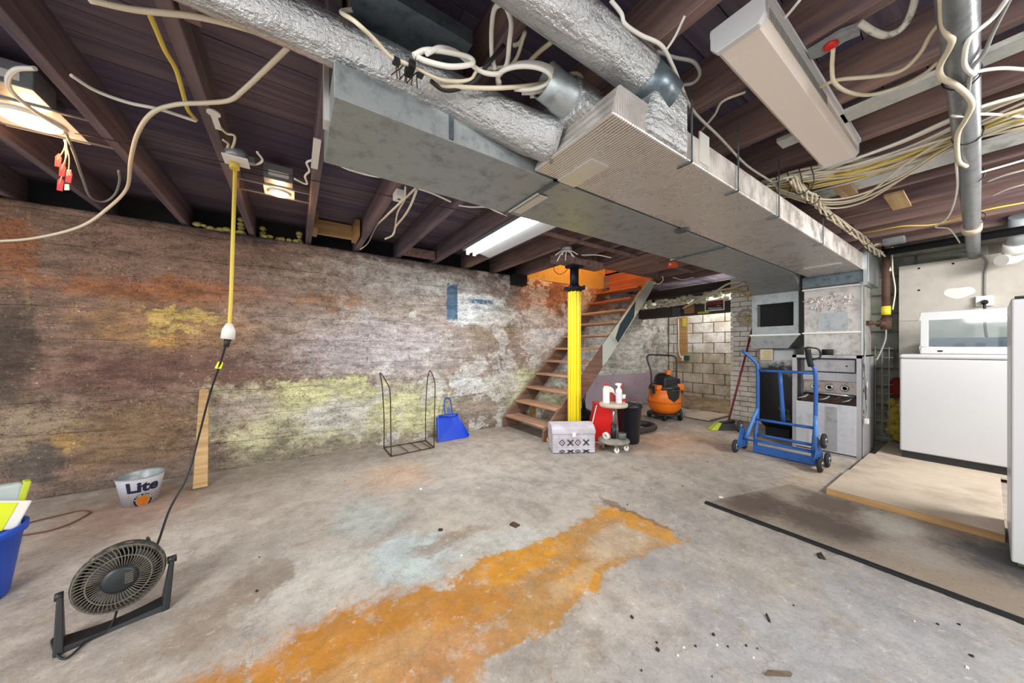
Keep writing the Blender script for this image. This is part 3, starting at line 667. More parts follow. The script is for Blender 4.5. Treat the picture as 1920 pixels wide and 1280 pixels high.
E_warm = emis('lit_bulb_warm', (1, .5, .18), 14)
def potlight(name, cx, cy, rr, label, x0, x1, par=1):
    p = thing(name, label, 'light fixture', (cx, cy, 2.20))
    W = rr*3.2
    obj('mounting_plate', MB().box((cx-W/2, cy-W*.55, 2.212), (cx+W/2, cy+W*.55, 2.216)), M_white, p)
    obj('can', MB().lathe([(rr*1.15, 2.216), (rr*1.15, 2.33)], (cx, cy, 0), 24), M_galv, p)
    obj('trim_ring', MB().lathe([(rr, 2.216), (rr, 2.198), (rr*1.12, 2.198), (rr*1.12, 2.216)], (cx, cy, 0), 28, cap0=False, cap1=False), M_whitepl, p)
    obj('lamp_face', MB().lathe([(rr*.97, 2.206), (rr*.6, 2.198), (.001, 2.196)], (cx, cy, 0), 24, cap0=False, cap1=False), E_warm, p)
    obj('wiring_box', MB().box((cx-W*.45, cy-W*1.05, 2.216), (cx+W*.45, cy-W*.45, 2.32)), M_galv, p, bevel=.003)
    obj('box_label', MB().box((cx-W*.3, cy-W*1.056, 2.24), (cx+W*.32, cy-W*1.051, 2.275)), M_whitepl, p)
    for y in (cy-W*.56, cy+W*.42): obj('hanger_bar', MB().box((x0, y, 2.207), (x1, y+.014, 2.213)), M_steel, p)
    lamp('POINT', 'warm_lamp', (cx, cy, 2.13), 2.2 if rr < .06 else 3, (1, .5, .2), rr*.6)
potlight('recessed_light', -.09, 2.83, .055, 'lit recessed pot light on hanger bars, right of the yellow cord', -.315, .09)
potlight('recessed_light', -1.06, 2.60, .085, 'lit recessed pot light at the far left by the red tagged wires', -1.235, -.825)
# ---------------------------------------------------------------- staircase
st = thing('staircase', 'open riser wooden basement stairs rising beside the concrete wall', 'stairs', (3.4, 3.4, 0))
sl = math.tan(math.radians(45.6)); YR, YL = 2.92, 3.80
def stringer(y, w=.035):
    return [(2.42, y, 0), (2.62, y, 0), (4.70, y, 2.12), (4.70, y, 2.16), (4.50, y, 2.16), (2.42, y, .12)]
for y in (YR, YL):
    obj('stringer', MB().prism(stringer(y), (0, .035, 0)), M_stair_str, st, bevel=.003, seg=1)
for i in range(11):
    z = .175+i*.187; x = 2.44+i*.183
    m = MB().box((x, YR+.035, z-.03), (x+.235, YL, z))
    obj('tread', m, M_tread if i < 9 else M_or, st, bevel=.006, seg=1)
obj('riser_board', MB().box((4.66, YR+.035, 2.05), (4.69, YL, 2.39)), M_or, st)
M_pale = dirty('pale_green_paint', 'c3c8bd', '9aa094', .5, .8, 0, 6); M_teal = dirty('dark_teal_paint', '23343e', '6b6a5c', .35, .7, 0, 8)
def along(x, off): return (x, (x-2.42)*sl+.12-.0+off)
q = lambda x, z: (x, YR-.006, z)
obj('painted_face', MB().prism([q(3.44, .86), q(3.50, .90), q(4.46, 1.88), q(4.68, 2.14), q(4.50, 2.15), q(3.44, 1.15)], (0, .005, 0)), M_pale, st, label='pale green painted upper face of the stringer')
obj('teal_patch', MB().prism([q(3.70, 1.24), q(3.76, 1.18), q(4.12, 1.56), q(4.16, 1.80), q(3.98, 1.62), q(3.80, 1.44)], (0, -.002, 0)), M_teal, st, label='dark teal paint patch')
obj('switch_box', MB().box((4.16, YR-.03, 1.66), (4.22, YR-.006, 1.76)), solid('tan_plastic', 'b9a98a', .5), st, bevel=.004)
obj('support_post', MB().box((2.86, 3.70, 0), (2.92, 3.78, .33)), M_newwoodY, st)
# yellow adjustable post
p = thing('support_post', 'bright yellow fluted adjustable steel post in front of the stairs', 'post', (2.77, 2.775, 0))
cx, cy = 2.77, 2.775
m = MB(); n = 60; vs = []; 
for z in (.02, .6, 1.2, 1.80):
    for k in range(n):
        a = 2*PI*k/n; r = .073+.0075*abs(math.sin(a*5))*1.6-.006; vs.append((cx+r*math.cos(a), cy+r*math.sin(a), z))
m.add(vs, [(i*n+k, i*n+(k+1) % n, (i+1)*n+(k+1) % n, (i+1)*n+k) for i in range(3) for k in range(n)], False)
m.add(vs[-n:], [tuple(range(n))])
obj('tube', m, M_yel, p)
obj('base_plate', MB().box((cx-.09, cy-.09, 0), (cx+.09, cy+.09, .02)), M_black, p)
M_navy = solid('black_iron', '1b212b', .5, .3, .15)
obj('flange', MB().lathe([(.075, 1.77), (.10, 1.80), (.115, 1.80), (.115, 1.825), (.07, 1.835), (.055, 1.86)], (cx, cy, 0), 28), M_navy, p)
obj('adjusting_screw', MB().cyl((cx, cy, 1.85), (cx, cy, 2.06), .052, 20), M_navy, p)
obj('top_plate', MB().box((cx-.085, cy-.07, 2.06), (cx+.085, cy+.07, 2.085)), M_navy, p)
for a in (.4, 2.0, 3.7, 5.2): obj('lug', MB().cyl((cx+.118*math.cos(a), cy+.118*math.sin(a), 1.795), (cx+.118*math.cos(a), cy+.118*math.sin(a), 1.84), .014, 8), M_navy, p)
obj('packing_beam', MB().box((2.45, 2.70, 2.086), (3.2, 2.84, 2.168)), M_joist2, None, 'short brown timber packed on top of the yellow post', 'wood block')

# ---------------------------------------------------------------- patterned trunk
b = thing('storage_trunk', 'white and grey geometric patterned trunk at the foot of the yellow post', 'trunk', (2.50, 2.56, 0), ANG-PI/2+.05)
t = NT('trunk_fabric'); 
col = t.mix(t.mr(t.noise(6, 4), .4, .6), srgb('c9c4cd'), srgb('b5afb6'))
zz = t.node('ShaderNodeSeparateXYZ', {0: t.pos}).outputs[2]
col = t.mix(t.mr(t.math('SINE', t.math('MULTIPLY', zz, 2*PI/.03)), .75, .95, 0, .35), col, srgb('8b8891'))
M_trunk = t.done(col, .8, 0)
wd, dp, hb = .225, .15, .20
obj('body', MB().box((-wd, -dp, .005), (wd, dp, hb)), M_trunk, b, local=True, bevel=.008)
obj('lid', MB().prism([(-wd-.006, -dp*1.03, hb+.003), (-wd-.006, -dp*1.0, hb+.045), (-wd-.006, -dp*.6, hb+.085), (-wd-.006, 0, hb+.10), (-wd-.006, dp*.6, hb+.085), (-wd-.006, dp, hb+.045), (-wd-.006, dp*1.03, hb+.003)], (2*wd+.012, 0, 0)), M_trunk, b, local=True, bevel=.006)
m = MB()
for zc, hh in ((.115, .032), (.025, .014)):
    for k in range(4):
        x = -.125+k*.083
        for s1 in (-1, 1):
            if k % 2: m.beam((x-.03, -dp-.0015, zc-s1*hh), (x+.03, -dp-.0015, zc+s1*hh), .0012, .009, (0, 0, 1)); m.beam((x-.016, -dp-.0015, zc-s1*hh), (x+.042, -dp-.0015, zc+s1*hh*.9), .0012, .005)
            else:
                m.beam((x-.03*s1, -dp-.0015, zc), (x, -dp-.0015, zc+hh), .0012, .007); m.beam((x-.03*s1, -dp-.0015, zc), (x, -dp-.0015, zc-hh), .0012, .007)
        m.box((x-.005, -dp-.002, zc-.005), (x+.005, -dp-.001, zc+.005))
obj('pattern_band', m, M_black, b, local=True, label='black zigzag and cross pattern band')
obj('latch', MB().box((-.02, -dp-.012, hb-.025), (.02, -dp, hb+.02)), M_whitepl, b, local=True, bevel=.003)
obj('handle', MB().tube(smooth([(-wd-.005, -.05, .12), (-wd-.03, -.03, .10), (-wd-.03, .03, .10), (-wd-.005, .05, .12)], 5), .006, 7), M_newwood, b, local=True)

# ---------------------------------------------------------------- rolling stool with bottles
sx_, sy_ = 2.89, 2.30
s = thing('rolling_stool', 'round topped stool on a castered disc base holding bottles', 'stool', (sx_, sy_, 0))
obj('base_disc', MB().lathe([(.165, .085), (.17, .095), (.165, .108), (.03, .118)], (sx_, sy_, 0), 36), dirty('paint_splashed_base', '9b9a8c', '6b6a60', .6, .6), s)
for a in (.3, 1.55, 2.8, 4.05, 5.3):
    x, y = sx_+.13*math.cos(a), sy_+.13*math.sin(a)
    c_ = obj('caster', MB().cyl((x-.006, y-.010, .027), (x+.006, y+.010, .027), .027, 16), M_whitepl if a > 3 else M_rust, s)
    obj('fork', MB().box((x-.012, y-.014, .03), (x+.012, y+.014, .088)), M_steel, c_)
obj('sleeve', MB().cyl((sx_, sy_, .11), (sx_, sy_, .27), .028, 18), M_black, s)
obj('piston', MB().cyl((sx_, sy_, .26), (sx_, sy_, .47), .013, 14), M_steel, s)
obj('seat', MB().lathe([(.14, .465), (.15, .475), (.15, .497), (.145, .505)], (sx_, sy_, 0), 40), M_ply, s)
obj('metal_tin', MB().lathe([(.045, .118), (.05, .175), (.053, .18)], (sx_+.06, sy_-.06, 0), 20), M_steel, None, 'small metal tin on the base disc of the stool', 'tin')
obj('tape_roll', MB().lathe([(.018, 0), (.04, 0), (.04, .03), (.018, .03), (.018, 0)], (0, 0, 0), 20, Matrix.Translation((sx_-.10, sy_+.03, .148)) @ Matrix.Rotation(PI/2.2, 4, 'Y'), False, False), M_whitepl, None, 'pale roll of tape standing on the left of the stool base', 'tape')
zt = .505
tx, ty = RGT.x, RGT.y
def spot(l, fwd): return Vector((sx_, sy_, zt))+RGT*l+FWD*fwd
p_ = spot(-.085, -.02)
q1 = thing('cleaner_bottle', 'white plastic bottle with red cap, leftmost on the stool', 'bottle', p_)
obj('body', MB().lathe([(.034, 0), (.036, .01), (.036, .15), (.028, .175), (.02, .19)], p_, 20), M_whitepl, q1)
obj('cap', MB().lathe([(.018, .188), (.019, .215), (.016, .218)], p_, 16), M_red, q1)
p_ = spot(-.02, .045)
q2 = thing('cleaner_jug', 'white flat jug with a dark red label between the two bottles', 'jug', p_, ANG-PI/2)
prof = [(-.055, 0), (.055, 0), (.055, .08), (.03, .15), (-.005, .175), (-.04, .17), (-.055, .14)]
obj('body', MB().prism([(x, -.025, z) for x, z in prof], (0, .05, 0)), M_whitepl, q2, local=True, bevel=.008)
obj('label', MB().prism([(.05, -.0262, .01), (.05, -.0262, .07), (.02, -.0262, .11), (-.02, -.0262, .115), (-.03, -.0262, .01)], (0, -.0008, 0)), dirty('red_label', 'b3343c', '7a1f28', .5, .5), q2, local=True)
p_ = spot(.055, -.01)
q3 = thing('spray_bottle', 'white spray bottle with white and red trigger head on the stool', 'bottle', p_, ANG-PI/2)
obj('body', MB().lathe([(.032, 0), (.034, .01), (.034, .135), (.026, .155), (.014, .165)], (0, 0, 0), 20), M_whitepl, q3, local=True)
obj('label', MB().lathe([(.0345, .03), (.0345, .12)], (0, 0, 0), 20, None, False, False), solid('pale_label', 'd5d6dc', .5), q3, local=True)
obj('trigger_head', MB().box((-.012, -.012, .165), (.012, .012, .19)).prism([(-.045, -.009, .205), (-.03, -.009, .192), (.02, -.009, .188), (.028, -.009, .215), (-.02, -.009, .218)], (0, .018, 0)), M_whitepl, q3, local=True)
obj('trigger', MB().prism([(.012, -.006, .165), (.024, -.006, .165), (.045, -.006, .21), (.032, -.006, .212)], (0, .012, 0)), M_red, q3, local=True)
p_ = spot(.115, .03)
q4 = thing('cleaner_tube', 'short white tub with red band at the right edge of the stool', 'bottle', p_)
obj('body', MB().lathe([(.022, 0), (.024, .05), (.03, .085), (.022, .09)], p_, 16), M_whitepl, q4)
obj('band', MB().lathe([(.0235, .01), (.0252, .045)], p_, 16, None, False, False), M_red, q4)
# red bin, black bucket, hose, drum
r_ = thing('red_bin', 'bright red tapered plastic bin behind the stool', 'bin', (3.10, 2.62, 0), ANG-PI/2)
obj('body', MB().hexa([(-.20, -.09, 0), (.12, -.09, 0), (.12, .09, 0), (-.20, .09, 0), (-.10, -.08, .44), (.12, -.08, .44), (.12, .08, .44), (-.10, .08, .44)]), M_red, r_, local=True, bevel=.012)
obj('rim', MB().box((-.11, -.095, .43), (.13, .095, .445)), M_red, r_, local=True, bevel=.004)
obj('white_edge', MB().beam((-.205, -.095, .02), (-.10, -.085, .43), .01, .01), M_whitepl, r_, local=True)
bx_, by_ = 3.26, 2.37
bb = thing('black_bucket', 'tall black plastic pail beside the rolling stool', 'bucket', (bx_, by_, 0))
obj('pail', MB().lathe([(.105, 0), (.112, .02), (.138, .41), (.150, .415), (.150, .44), (.140, .445), (.132, .42), (.104, .03), (.001, .03)], (bx_, by_, 0), 40, cap1=False), solid('black_navy_plastic', '12151f', .38, 0, .15), bb)
obj('bail_handle', MB().tube(smooth([(bx_+.145*math.cos(a), by_+.145*math.sin(a), .44+.012*math.sin((a+1)*1.0)) for a in [(-1+3.14*i/8) for i in range(9)]], 3), .005, 6), M_steel, bb)
obj('bag_liner', MB().lathe([(.135, .43), (.09, .462), (.03, .45), (.001, .455)], (bx_, by_, 0), 20, cap1=False), M_black, bb)
hs = [(3.60, 2.50, .05), (3.85, 2.48, .045), (4.02, 2.53, .042), (4.10, 2.66, .042), (4.02, 2.80, .042)]
hp = smooth([(3.42, 2.56, .05)]+hs+[(3.80, 2.86, .042)], 14)
obj('vacuum_hose', MB().tube(hp, [.036+.004*(i % 2) for i in range(len(hp))], 14), solid('dark_hose', '37302f', .5, 0, .15), None, 'thick dark corrugated hose looped on the floor behind the pail', 'hose')
dr = thing('black_pedestal', 'black ribbed round pedestal with a short stem under the stairs', 'pedestal', (3.31, 3.13, 0))
obj('drum', MB().lathe([(.16, 0), (.17, .05), (.15, .055), (.15, .08), (.165, .085), (.165, .11), (.145, .115), (.145, .14), (.16, .145), (.16, .19), (.10, .24), (.04, .27)], (3.31, 3.13, 0), 28), M_black, dr)
obj('stem', MB().tube([(3.31, 3.13, .26), (3.30, 3.13, .38), (3.32, 3.13, .50)], [.03, .022, .026], 14), M_black, dr)

# ---------------------------------------------------------------- shop vacuum
vx, vy = 4.82, 2.86
v = thing('shop_vacuum', 'orange and black wet dry shop vacuum with a black push handle', 'vacuum', (vx, vy, 0), ANG-PI/2+.15)
obj('tank', MB().lathe([(.10, .085), (.17, .10), (.225, .17), (.245, .26), (.248, .28), (.235, .285), (.23, .44), (.235, .47)], (0, 0, 0), 32), M_orange, v, local=True)
obj('tank_band', MB().lathe([(.246, .262), (.256, .272), (.246, .288)], (0, 0, 0), 32, None, False, False), solid('deep_orange', 'c9590a', .5), v, local=True)
obj('skirt', MB().prism([(-.08, -.24, .35), (0, -.245, .29), (.08, -.24, .35), (.10, -.235, .47), (-.10, -.235, .47)], (0, .03, 0)), M_black, v, local=True, bevel=.006)
obj('motor_head', MB().lathe([(.235, .46), (.22, .52), (.15, .56), (.145, .65), (.11, .70), (.04, .715)], (0, 0, 0), 28), M_black, v, local=True)
obj('motor_cover', MB().box((-.12, -.17, .48), (.12, -.05, .66)), M_black, v, local=True, bevel=.03)
obj('latch', MB().box((-.235, -.10, .40), (-.215, -.03, .53)), M_black, v, local=True, bevel=.006); obj('latch', MB().box((.215, -.10, .40), (.235, -.03, .53)), M_black, v, local=True, bevel=.006)
obj('shoulder', MB().box((-.225, -.16, .46), (-.13, 0, .54)), M_orange, v, local=True, bevel=.02); obj('shoulder', MB().box((.10, -.18, .46), (.225, -.02, .55)), M_orange, v, local=True, bevel=.02)
obj('power_knob', MB().box((-.03, -.12, .69), (.04, -.05, .76)), M_orange, v, local=True, bevel=.012)
obj('push_handle', MB().tube(smooth([(-.21, .02, .45), (-.205, .03, .70), (-.215, .05, .80), (-.25, .07, .93), (-.23, .08, .985), (-.15, .08, 1.0), (.16, .08, .985), (.235, .07, .96), (.25, .06, .90), (.235, .04, .7), (.23, .02, .45)], 5), .013, 10), M_black, v, local=True)
obj('dolly', MB().lathe([(.15, .06), (.24, .075), (.24, .10), (.15, .105)], (0, 0, 0), 24), M_black, v, local=True)
for a, r in ((-2.2, .05), (-.9, .05), (.7, .05), (2.4, .05)):
    x, y = .225*math.cos(a), .225*math.sin(a); obj('caster', MB().cyl((x-.012, y, .05), (x+.012, y, .05), r, 16), M_black, v, local=True)
obj('rear_wheel', MB().cyl((.24, -.02, .085), (.275, -.02, .085), .085, 24), solid('grey_wheel', '8c8a84', .6), v, local=True)
obj('side_hose_port', MB().box((.235, .02, .25), (.29, .10, .62)), M_black, v, local=True, bevel=.01)
obj('power_cord', MB().tube(smooth([(-.1, -.1, .72), (-.2, -.12, .70), (-.27, -.10, .55), (-.28, -.08, .42), (-.24, -.06, .36)], 6), .006, 7), M_blackc, v, local=True)

# ---------------------------------------------------------------- hand truck
ht = thing('hand_truck', 'blue stair climbing hand truck with three wheel clusters, before the furnace', 'hand truck', (4.0, 1.17, 0))
R_ = .0165; Ya, Yb, XR = .925, 1.385, 4.10
def tb(name, pts, r=R_, mt=M_truck, k=4): return obj(name, MB().tube(smooth(pts, k), r, 12), mt, ht)
tb('side_rail', [(4.03, Ya, .04), (4.05, Ya, .20), (XR, Ya, .42), (XR, Ya, .86), (XR+.0, Ya+.03, .95), (XR-.03, Ya+.04, 1.06)])
tb('side_rail', [(4.03, Yb, .04), (4.05, Yb, .20), (XR, Yb, .42), (XR, Yb, .86), (XR, Yb+.02, .95), (XR-.04, Yb+.13, 1.08)])
tb('center_bar', [(XR, 1.195, .86), (XR+.01, 1.17, .36)], .018)
for z, x in ((.865, XR), (.345, 4.085), (.19, 4.05), (.13, 4.03)):
    tb('cross_bar', [(x, Ya, z), (x, Yb, z)], .014)
obj('toe_plate', MB().box((4.01, Ya-.01, .02), (4.018, Yb+.01, .09)).box((4.01, Ya-.01, .012), (4.26, Yb+.01, .02)), M_truck, ht)
obj('hand_grip', MB().tube(smooth([(XR-.005, Ya+.03, .93), (XR-.03, Ya+.04, 1.02), (XR-.055, Ya+.045, 1.11)], 4), .024, 12), M_black, ht)
obj('grip_guard', MB().tube(smooth([(XR-.02, Ya+.02, .99), (XR-.01, Ya-.035, 1.02), (XR-.03, Ya-.03, 1.09), (XR-.055, Ya+.03, 1.11)], 5), .008, 8), M_black, ht)
M_tyre = solid('tyre', '232426', .8, 0, .2)
for y, yr, s_ in ((.868, Ya, 1), (1.475, Yb, -1)):
    tb('strut', [(XR-.005, yr, .46), (3.99, y+.02*s_, .14)], .017, solid('light_blue_paint', '4a80c4', .4))
    cl = obj('wheel_bracket', MB().prism([(3.98+.13*math.cos(a), y+.004, .135+.13*math.sin(a)) for a in (PI/2-.25, PI/2+.25, PI*7/6-.25, PI*7/6+.25, -PI/6-.25, -PI/6+.25)], (0, .008, 0)), M_truck, ht)
    for a in (PI/2, PI*7/6, -PI/6):
        x, z = 3.98+.128*math.cos(a), .135+.128*math.sin(a)-0.003
        for off in ((-.02,) if True else ()):
            w_ = obj('wheel', MB().lathe([(.045, -.017), (.064, -.012), (.069, 0), (.064, .012), (.045, .017)], (0, 0, 0), 26, Matrix.Translation((x, y-.028*s_, z)) @ Matrix.Rotation(PI/2, 4, 'X')), M_tyre, ht)
            obj('hub', MB().cyl((x, y-.028*s_-.019, z), (x, y-.028*s_+.019, z), .034, 18), M_steel, w_)
            obj('axle_nut', MB().cyl((x, y-.028*s_-.024, z), (x, y-.028*s_+.024, z), .010, 6), M_dark, w_)
tb('axle', [(3.98, .868, .135), (3.98, 1.475, .135)], .010, M_truck)

# ---------------------------------------------------------------- push broom
br = thing('broom', 'dark red handled broom leaning on the white brick pier', 'broom', (4.87, 1.98, 0))
obj('handle', MB().tube([(4.87, 1.98, .10), (5.58, 1.90, 1.62)], .013, 10), solid('dark_red_paint', '7e2a2d', .5), br)
M_r = Matrix.Translation((4.86, 1.98, .065)) @ Matrix.Rotation(ANG-PI/2, 4, 'Z')
obj('head', MB().box((-.10, -.028, .02), (.09, .028, .06), M_r @ Matrix.Rotation(-.15, 4, 'Y')), M_black, br, bevel=.008)
obj('bristles', MB().hexa([M_r @ Vector(p) for p in ((-.17, -.05, -.06), (.09, -.05, -.06), (.09, .05, -.06), (-.17, .05, -.06), (-.10, -.026, .03), (.085, -.026, .02), (.085, .026, .02), (-.10, .026, .03))]), solid('dark_bristles', '3c3e3a', .9, 0, .3, 80), br)
obj('lime_bristles', MB().hexa([M_r @ Vector(p) for p in ((-.26, -.05, -.06), (-.17, -.052, -.06), (-.17, .052, -.06), (-.26, .05, -.06), (-.15, -.028, .03), (-.10, -.028, .032), (-.10, .028, .032), (-.15, .028, .03))]), solid('lime_bristles', 'b3c23a', .8, 0, .2, 80), br, label='lime green bristles')

# ---------------------------------------------------------------- washer, platform, panel, freezer
pl = thing('wood_platform', 'low plywood platform under the white washer', 'platform', (4.4, .1, 0))
obj('deck_panel', MB().box((3.34, -.05, .028), (4.0, .69, .046)), M_ply, pl, bevel=.001, seg=1)
obj('deck_panel', MB().box((4.004, -.05, .028), (4.80, .68, .046)), M_ply, pl, bevel=.001, seg=1)
obj('deck_panel', MB().box((4.804, -.7, .028), (5.62, .64, .046)), M_ply, pl, bevel=.001, seg=1)
obj('edge_lumber', MB().box((3.325, -.05, 0), (3.345, .69, .045)), M_newwoodY, pl, bevel=.002, seg=1)
obj('edge_lumber', MB().box((3.345, .67, 0), (4.58, .69, .028)), M_newwood, pl, bevel=.002, seg=1)
obj('frame', MB().box((3.4, -.04, 0), (5.6, .0, .028)).box((4.82, -.68, 0), (5.6, -.64, .028)).box((4.62, .60, 0), (5.6, .63, .028)), M_newwood, pl)
wm = thing('washing_machine', 'white top loading washer with its window lid open', 'washer', (5.2, .14, .046))
obj('cabinet', MB().box((4.875, -.20, .115), (5.53, .488, 1.0)), M_white, wm, bevel=.012, seg=3)
obj('base', MB().box((4.905, -.19, .046), (5.52, .478, .118)), M_black, wm)
obj('deck', MB().box((4.868, -.204, 1.003), (5.53, .492, 1.045)), M_white, wm, bevel=.02, seg=4)
obj('console', MB().prism([(5.36, -.19, 1.045), (5.33, -.19, 1.18), (5.40, -.19, 1.205), (5.50, -.19, 1.205), (5.52, -.19, 1.045)], (0, .53, 0)), solid('console_blue_grey', '6d7d90', .4, .1, .08), wm, bevel=.01)
obj('dial', MB().cyl((5.335, .16, 1.12), (5.30, .16, 1.115), .035, 24), M_black, wm)
obj('display', MB().box((5.333, .02, 1.10), (5.342, .07, 1.15)), M_dark, wm)
obj('button', MB().cyl((5.335, .31, 1.12), (5.325, .31, 1.12), .012, 12), M_dark, wm)
XL = 5.13; L0, L1, Z0_, Z1_ = -.17, .385, 1.047, 1.455
lid = MB()
for (a, b2) in (((XL, L0, Z0_), (XL+.03, L1, Z0_+.065)), ((XL, L0, Z1_-.075), (XL+.03, L1, Z1_)), ((XL, L0, Z0_+.065), (XL+.03, L0+.05, Z1_-.075)), ((XL, L1-.052, Z0_+.065), (XL+.03, L1, Z1_-.075))): lid.box(a, b2)
obj('lid_frame', lid, M_white, wm, bevel=.006)
t = NT('tinted_glass'); gl = t.node('ShaderNodeBsdfTransparent', {0: (.72, .78, .78, 1)}); gs = t.node('ShaderNodeBsdfGlossy', {0: (1, 1, 1, 1), 'Roughness': .05})
mx = t.node('ShaderNodeMixShader', {0: .07, 1: gl.outputs[0], 2: gs.outputs[0]}); t.t.links.new(mx.outputs[0], t.out.inputs[0]); M_glass = t.m
obj('lid_window', MB().box((XL+.012, L0+.045, Z0_+.06), (XL+.018, L1-.047, Z1_-.07)), M_glass, wm)
obj('lid_clip', MB().box((XL-.002, .25, Z0_+.02), (XL, .28, Z0_+.035)), M_dark, wm)
obj('lid_sticker', MB().box((XL-.002, -.13, Z1_-.05), (XL, -.08, Z1_-.025)).box((XL-.002, -.05, Z0_+.012), (XL, .26, Z0_+.022)), M_whitepl, wm)
wp = thing('wall_panel', 'off white painted wallboard on the back wall behind the washer', 'wallboard', (5.6, -.9, 0))
M_pan = dirty('off_white_board', 'cfc9bf', 'bdb6aa', .5, .8, 0, 2)
obj('board', MB().box((5.585, -2.55, .06), (5.60, .565, 1.40)), M_pan, wp); obj('board', MB().box((5.585, -2.55, 1.403), (5.60, .565, 2.01)), M_pan, wp)
obj('backing_stud', MB().box((5.60, .50, .0), (5.73, .54, 2.0)).box((5.60, -2.5, 0), (5.73, -2.46, 2.0)), M_joist2, wp)
for (a, b2) in ((1723, 503), (1787, 494), (1723, 544)):
    c0 = px_(a, b2, 5.585); obj('screw_hole', MB().cyl(c0-Vector((.002, 0, 0)), c0+Vector((.004, 0, 0)), .010, 10), M_dark, wp)
c0 = px_(1795, 548, 5.585)
obj('plaster_patch', MB().prism([(5.583, c0.y+.085*math.cos(a)*(1.25 if math.cos(a) < 0 else 1), c0.z+.055*math.sin(a)*(1+.2*math.sin(3*a))) for a in [i*PI/8 for i in range(16)]], (.003, 0, 0)), M_whitepl, wp)
ob = thing('outlet_box', 'white dryer outlet box with black plug above the washer lid', 'outlet', (5.56, px_(1846, 565, 5.56).y, 1.4))
c1 = px_(1846, 564, 5.56)
obj('box', MB().box((5.545, c1.y-.05, c1.z-.05), (5.584, c1.y+.05, c1.z+.05)), M_whitepl, ob, bevel=.004)
obj('plug', MB().cyl((5.545, c1.y, c1.z-.01), (5.50, c1.y, c1.z-.02), .022, 12), M_black, ob)
obj('conduit', MB().tube(smooth([(5.575, c1.y, c1.z+.05), (5.575, c1.y-.003, c1.z+.3), (5.575, c1.y-.01, 1.95), (5.55, c1.y+.04, 2.03), (5.5, c1.y+.15, 2.06)], 5), .008, 8), M_greyc, ob)
obj('appliance_cord', MB().tube(smooth([(5.50, c1.y, c1.z-.02), (5.49, c1.y-.002, 1.35), (5.47, c1.y-.01, 1.22), (5.50, c1.y-.03, 1.12)], 5), .009, 8), M_blackc, ob)
fz = thing('upright_freezer', 'tall white appliance cut off by the right picture edge', 'freezer', (3.3, -.4, .008))
obj('cabinet', MB().box((2.99, -.72, .03), (3.62, -.06, 1.35)), M_white, fz, bevel=.006)
obj('door', MB().box((2.955, -.72, .04), (2.985, -.061, 1.345)), M_white, fz, bevel=.006)
obj('base', MB().box((3.02, -.70, .008), (3.6, -.08, .035)), solid('green_foot', '4d6a48', .6), fz)
obj('hinge', MB().box((2.95, -.12, 1.35), (3.02, -.07, 1.358)), M_black, fz)
# mat sheet
t = NT('worn_hardboard'); col = t.mix(t.mr(t.noise(1.6, 7, .65), .35, .65), srgb('a39688'), srgb('8b8076'))
L_ = []
F = []
fb(2.45, .78, 2.95, 1.1, '5a4c44', .85, .5, .7); fb(2.55, .35, 2.95, .85, '52463f', .85, .5, .8); fb(2.95, .5, 3.3, .8, '5b4d42', .7, .4, .8); fb(2.75, -.5, 3.3, .15, '3c3e43', .9, .5, .8); fb(2.6, .1, 2.9, .4, 'a19a92', .6, .4, .9); fb(2.95, .2, 3.3, .5, 'b7b3ab', .7, .4, .9)
fb(2.44, -.6, 2.7, .3, '9b8c77', .5, .5, .8)
col = blobs(t, col, F, 'xy')
col = t.mix(t.math('MULTIPLY', t.mr(t.noise(60, 3, .7), .56, .72), .5), col, srgb('5b5148'))
M_mat = t.done(col, .7, 0, t.noise(30, 6, .7), .3, .01)
obj('floor_sheet', MB().hexa([(2.43, -2.3, .001), (3.31, -2.3, .001), (3.31, .90, .001), (2.43, 1.13, .001), (2.43, -2.3, .006), (3.31, -2.3, .006), (3.31, .90, .006), (2.43, 1.13, .006)]), M_mat, None, 'stained brown hardboard sheet lying flat before the platform', 'floor sheet')
m = MB(); 
for k in range(40):
    y = 1.13-k*.085; m.hexa([(2.405+rnd.uniform(-.004, .004), y-.085, .001), (2.435, y-.085, .001), (2.435, y, .001), (2.405+rnd.uniform(-.004, .004), y, .001), (2.412, y-.085, .014), (2.435, y-.085, .014), (2.435, y, .014), (2.412, y, .014)])
obj('edge_strip', m, M_dark, None, 'ragged black rubber strip along the near edge of the brown sheet', 'edge strip')
# ---------------------------------------------------------------- fan
fa = thing('floor_fan', 'small dusty black floor fan tilted upward on its base', 'fan', (-.59, 1.95, 0))
EL = Vector((-.708, 1.925, .185)); ER = Vector((-.452, 1.985, .185)); C0 = (EL+ER)/2
ux = (ER-EL).normalized(); nn = Vector((0, -.985, .10)); nn = (nn-ux*nn.dot(ux)).normalized(); uy = nn.cross(ux)
FM = Matrix.Translation(C0) @ Matrix((ux, uy, nn)).transposed().to_4x4()
M_dusty = dirty('dusty_black', '2a2b2c', '8a8272', .7, .75, 0, 60); M_guard = dirty('dusty_guard', '6d675b', '3b3834', .6, .8, 0, 40)
RF = .122
obj('housing', MB().lathe([(RF-.012, .022), (RF, .018), (RF+.004, -.005), (RF-.002, -.045), (RF-.02, -.06), (RF-.024, -.055), (RF-.012, -.03), (RF-.012, .022)], (0, 0, 0), 48, FM, False, False), M_dusty, fa)
def ring(r, z, n=40): return [FM @ Vector((r*math.cos(2*PI*k/n), r*math.sin(2*PI*k/n), z)) for k in range(n)]
mg = []
for k in range(56):
    a = 2*PI*k/56; pts = [FM @ Vector((r*math.cos(a+tw), r*math.sin(a+tw), z)) for r, tw, z in ((.046, 0, .034), (.075, .05, .036), (.10, .12, .031), (.118, .2, .020))]
    obj('guard_bar', MB().tube(pts, .0019, 4), M_guard, fa)
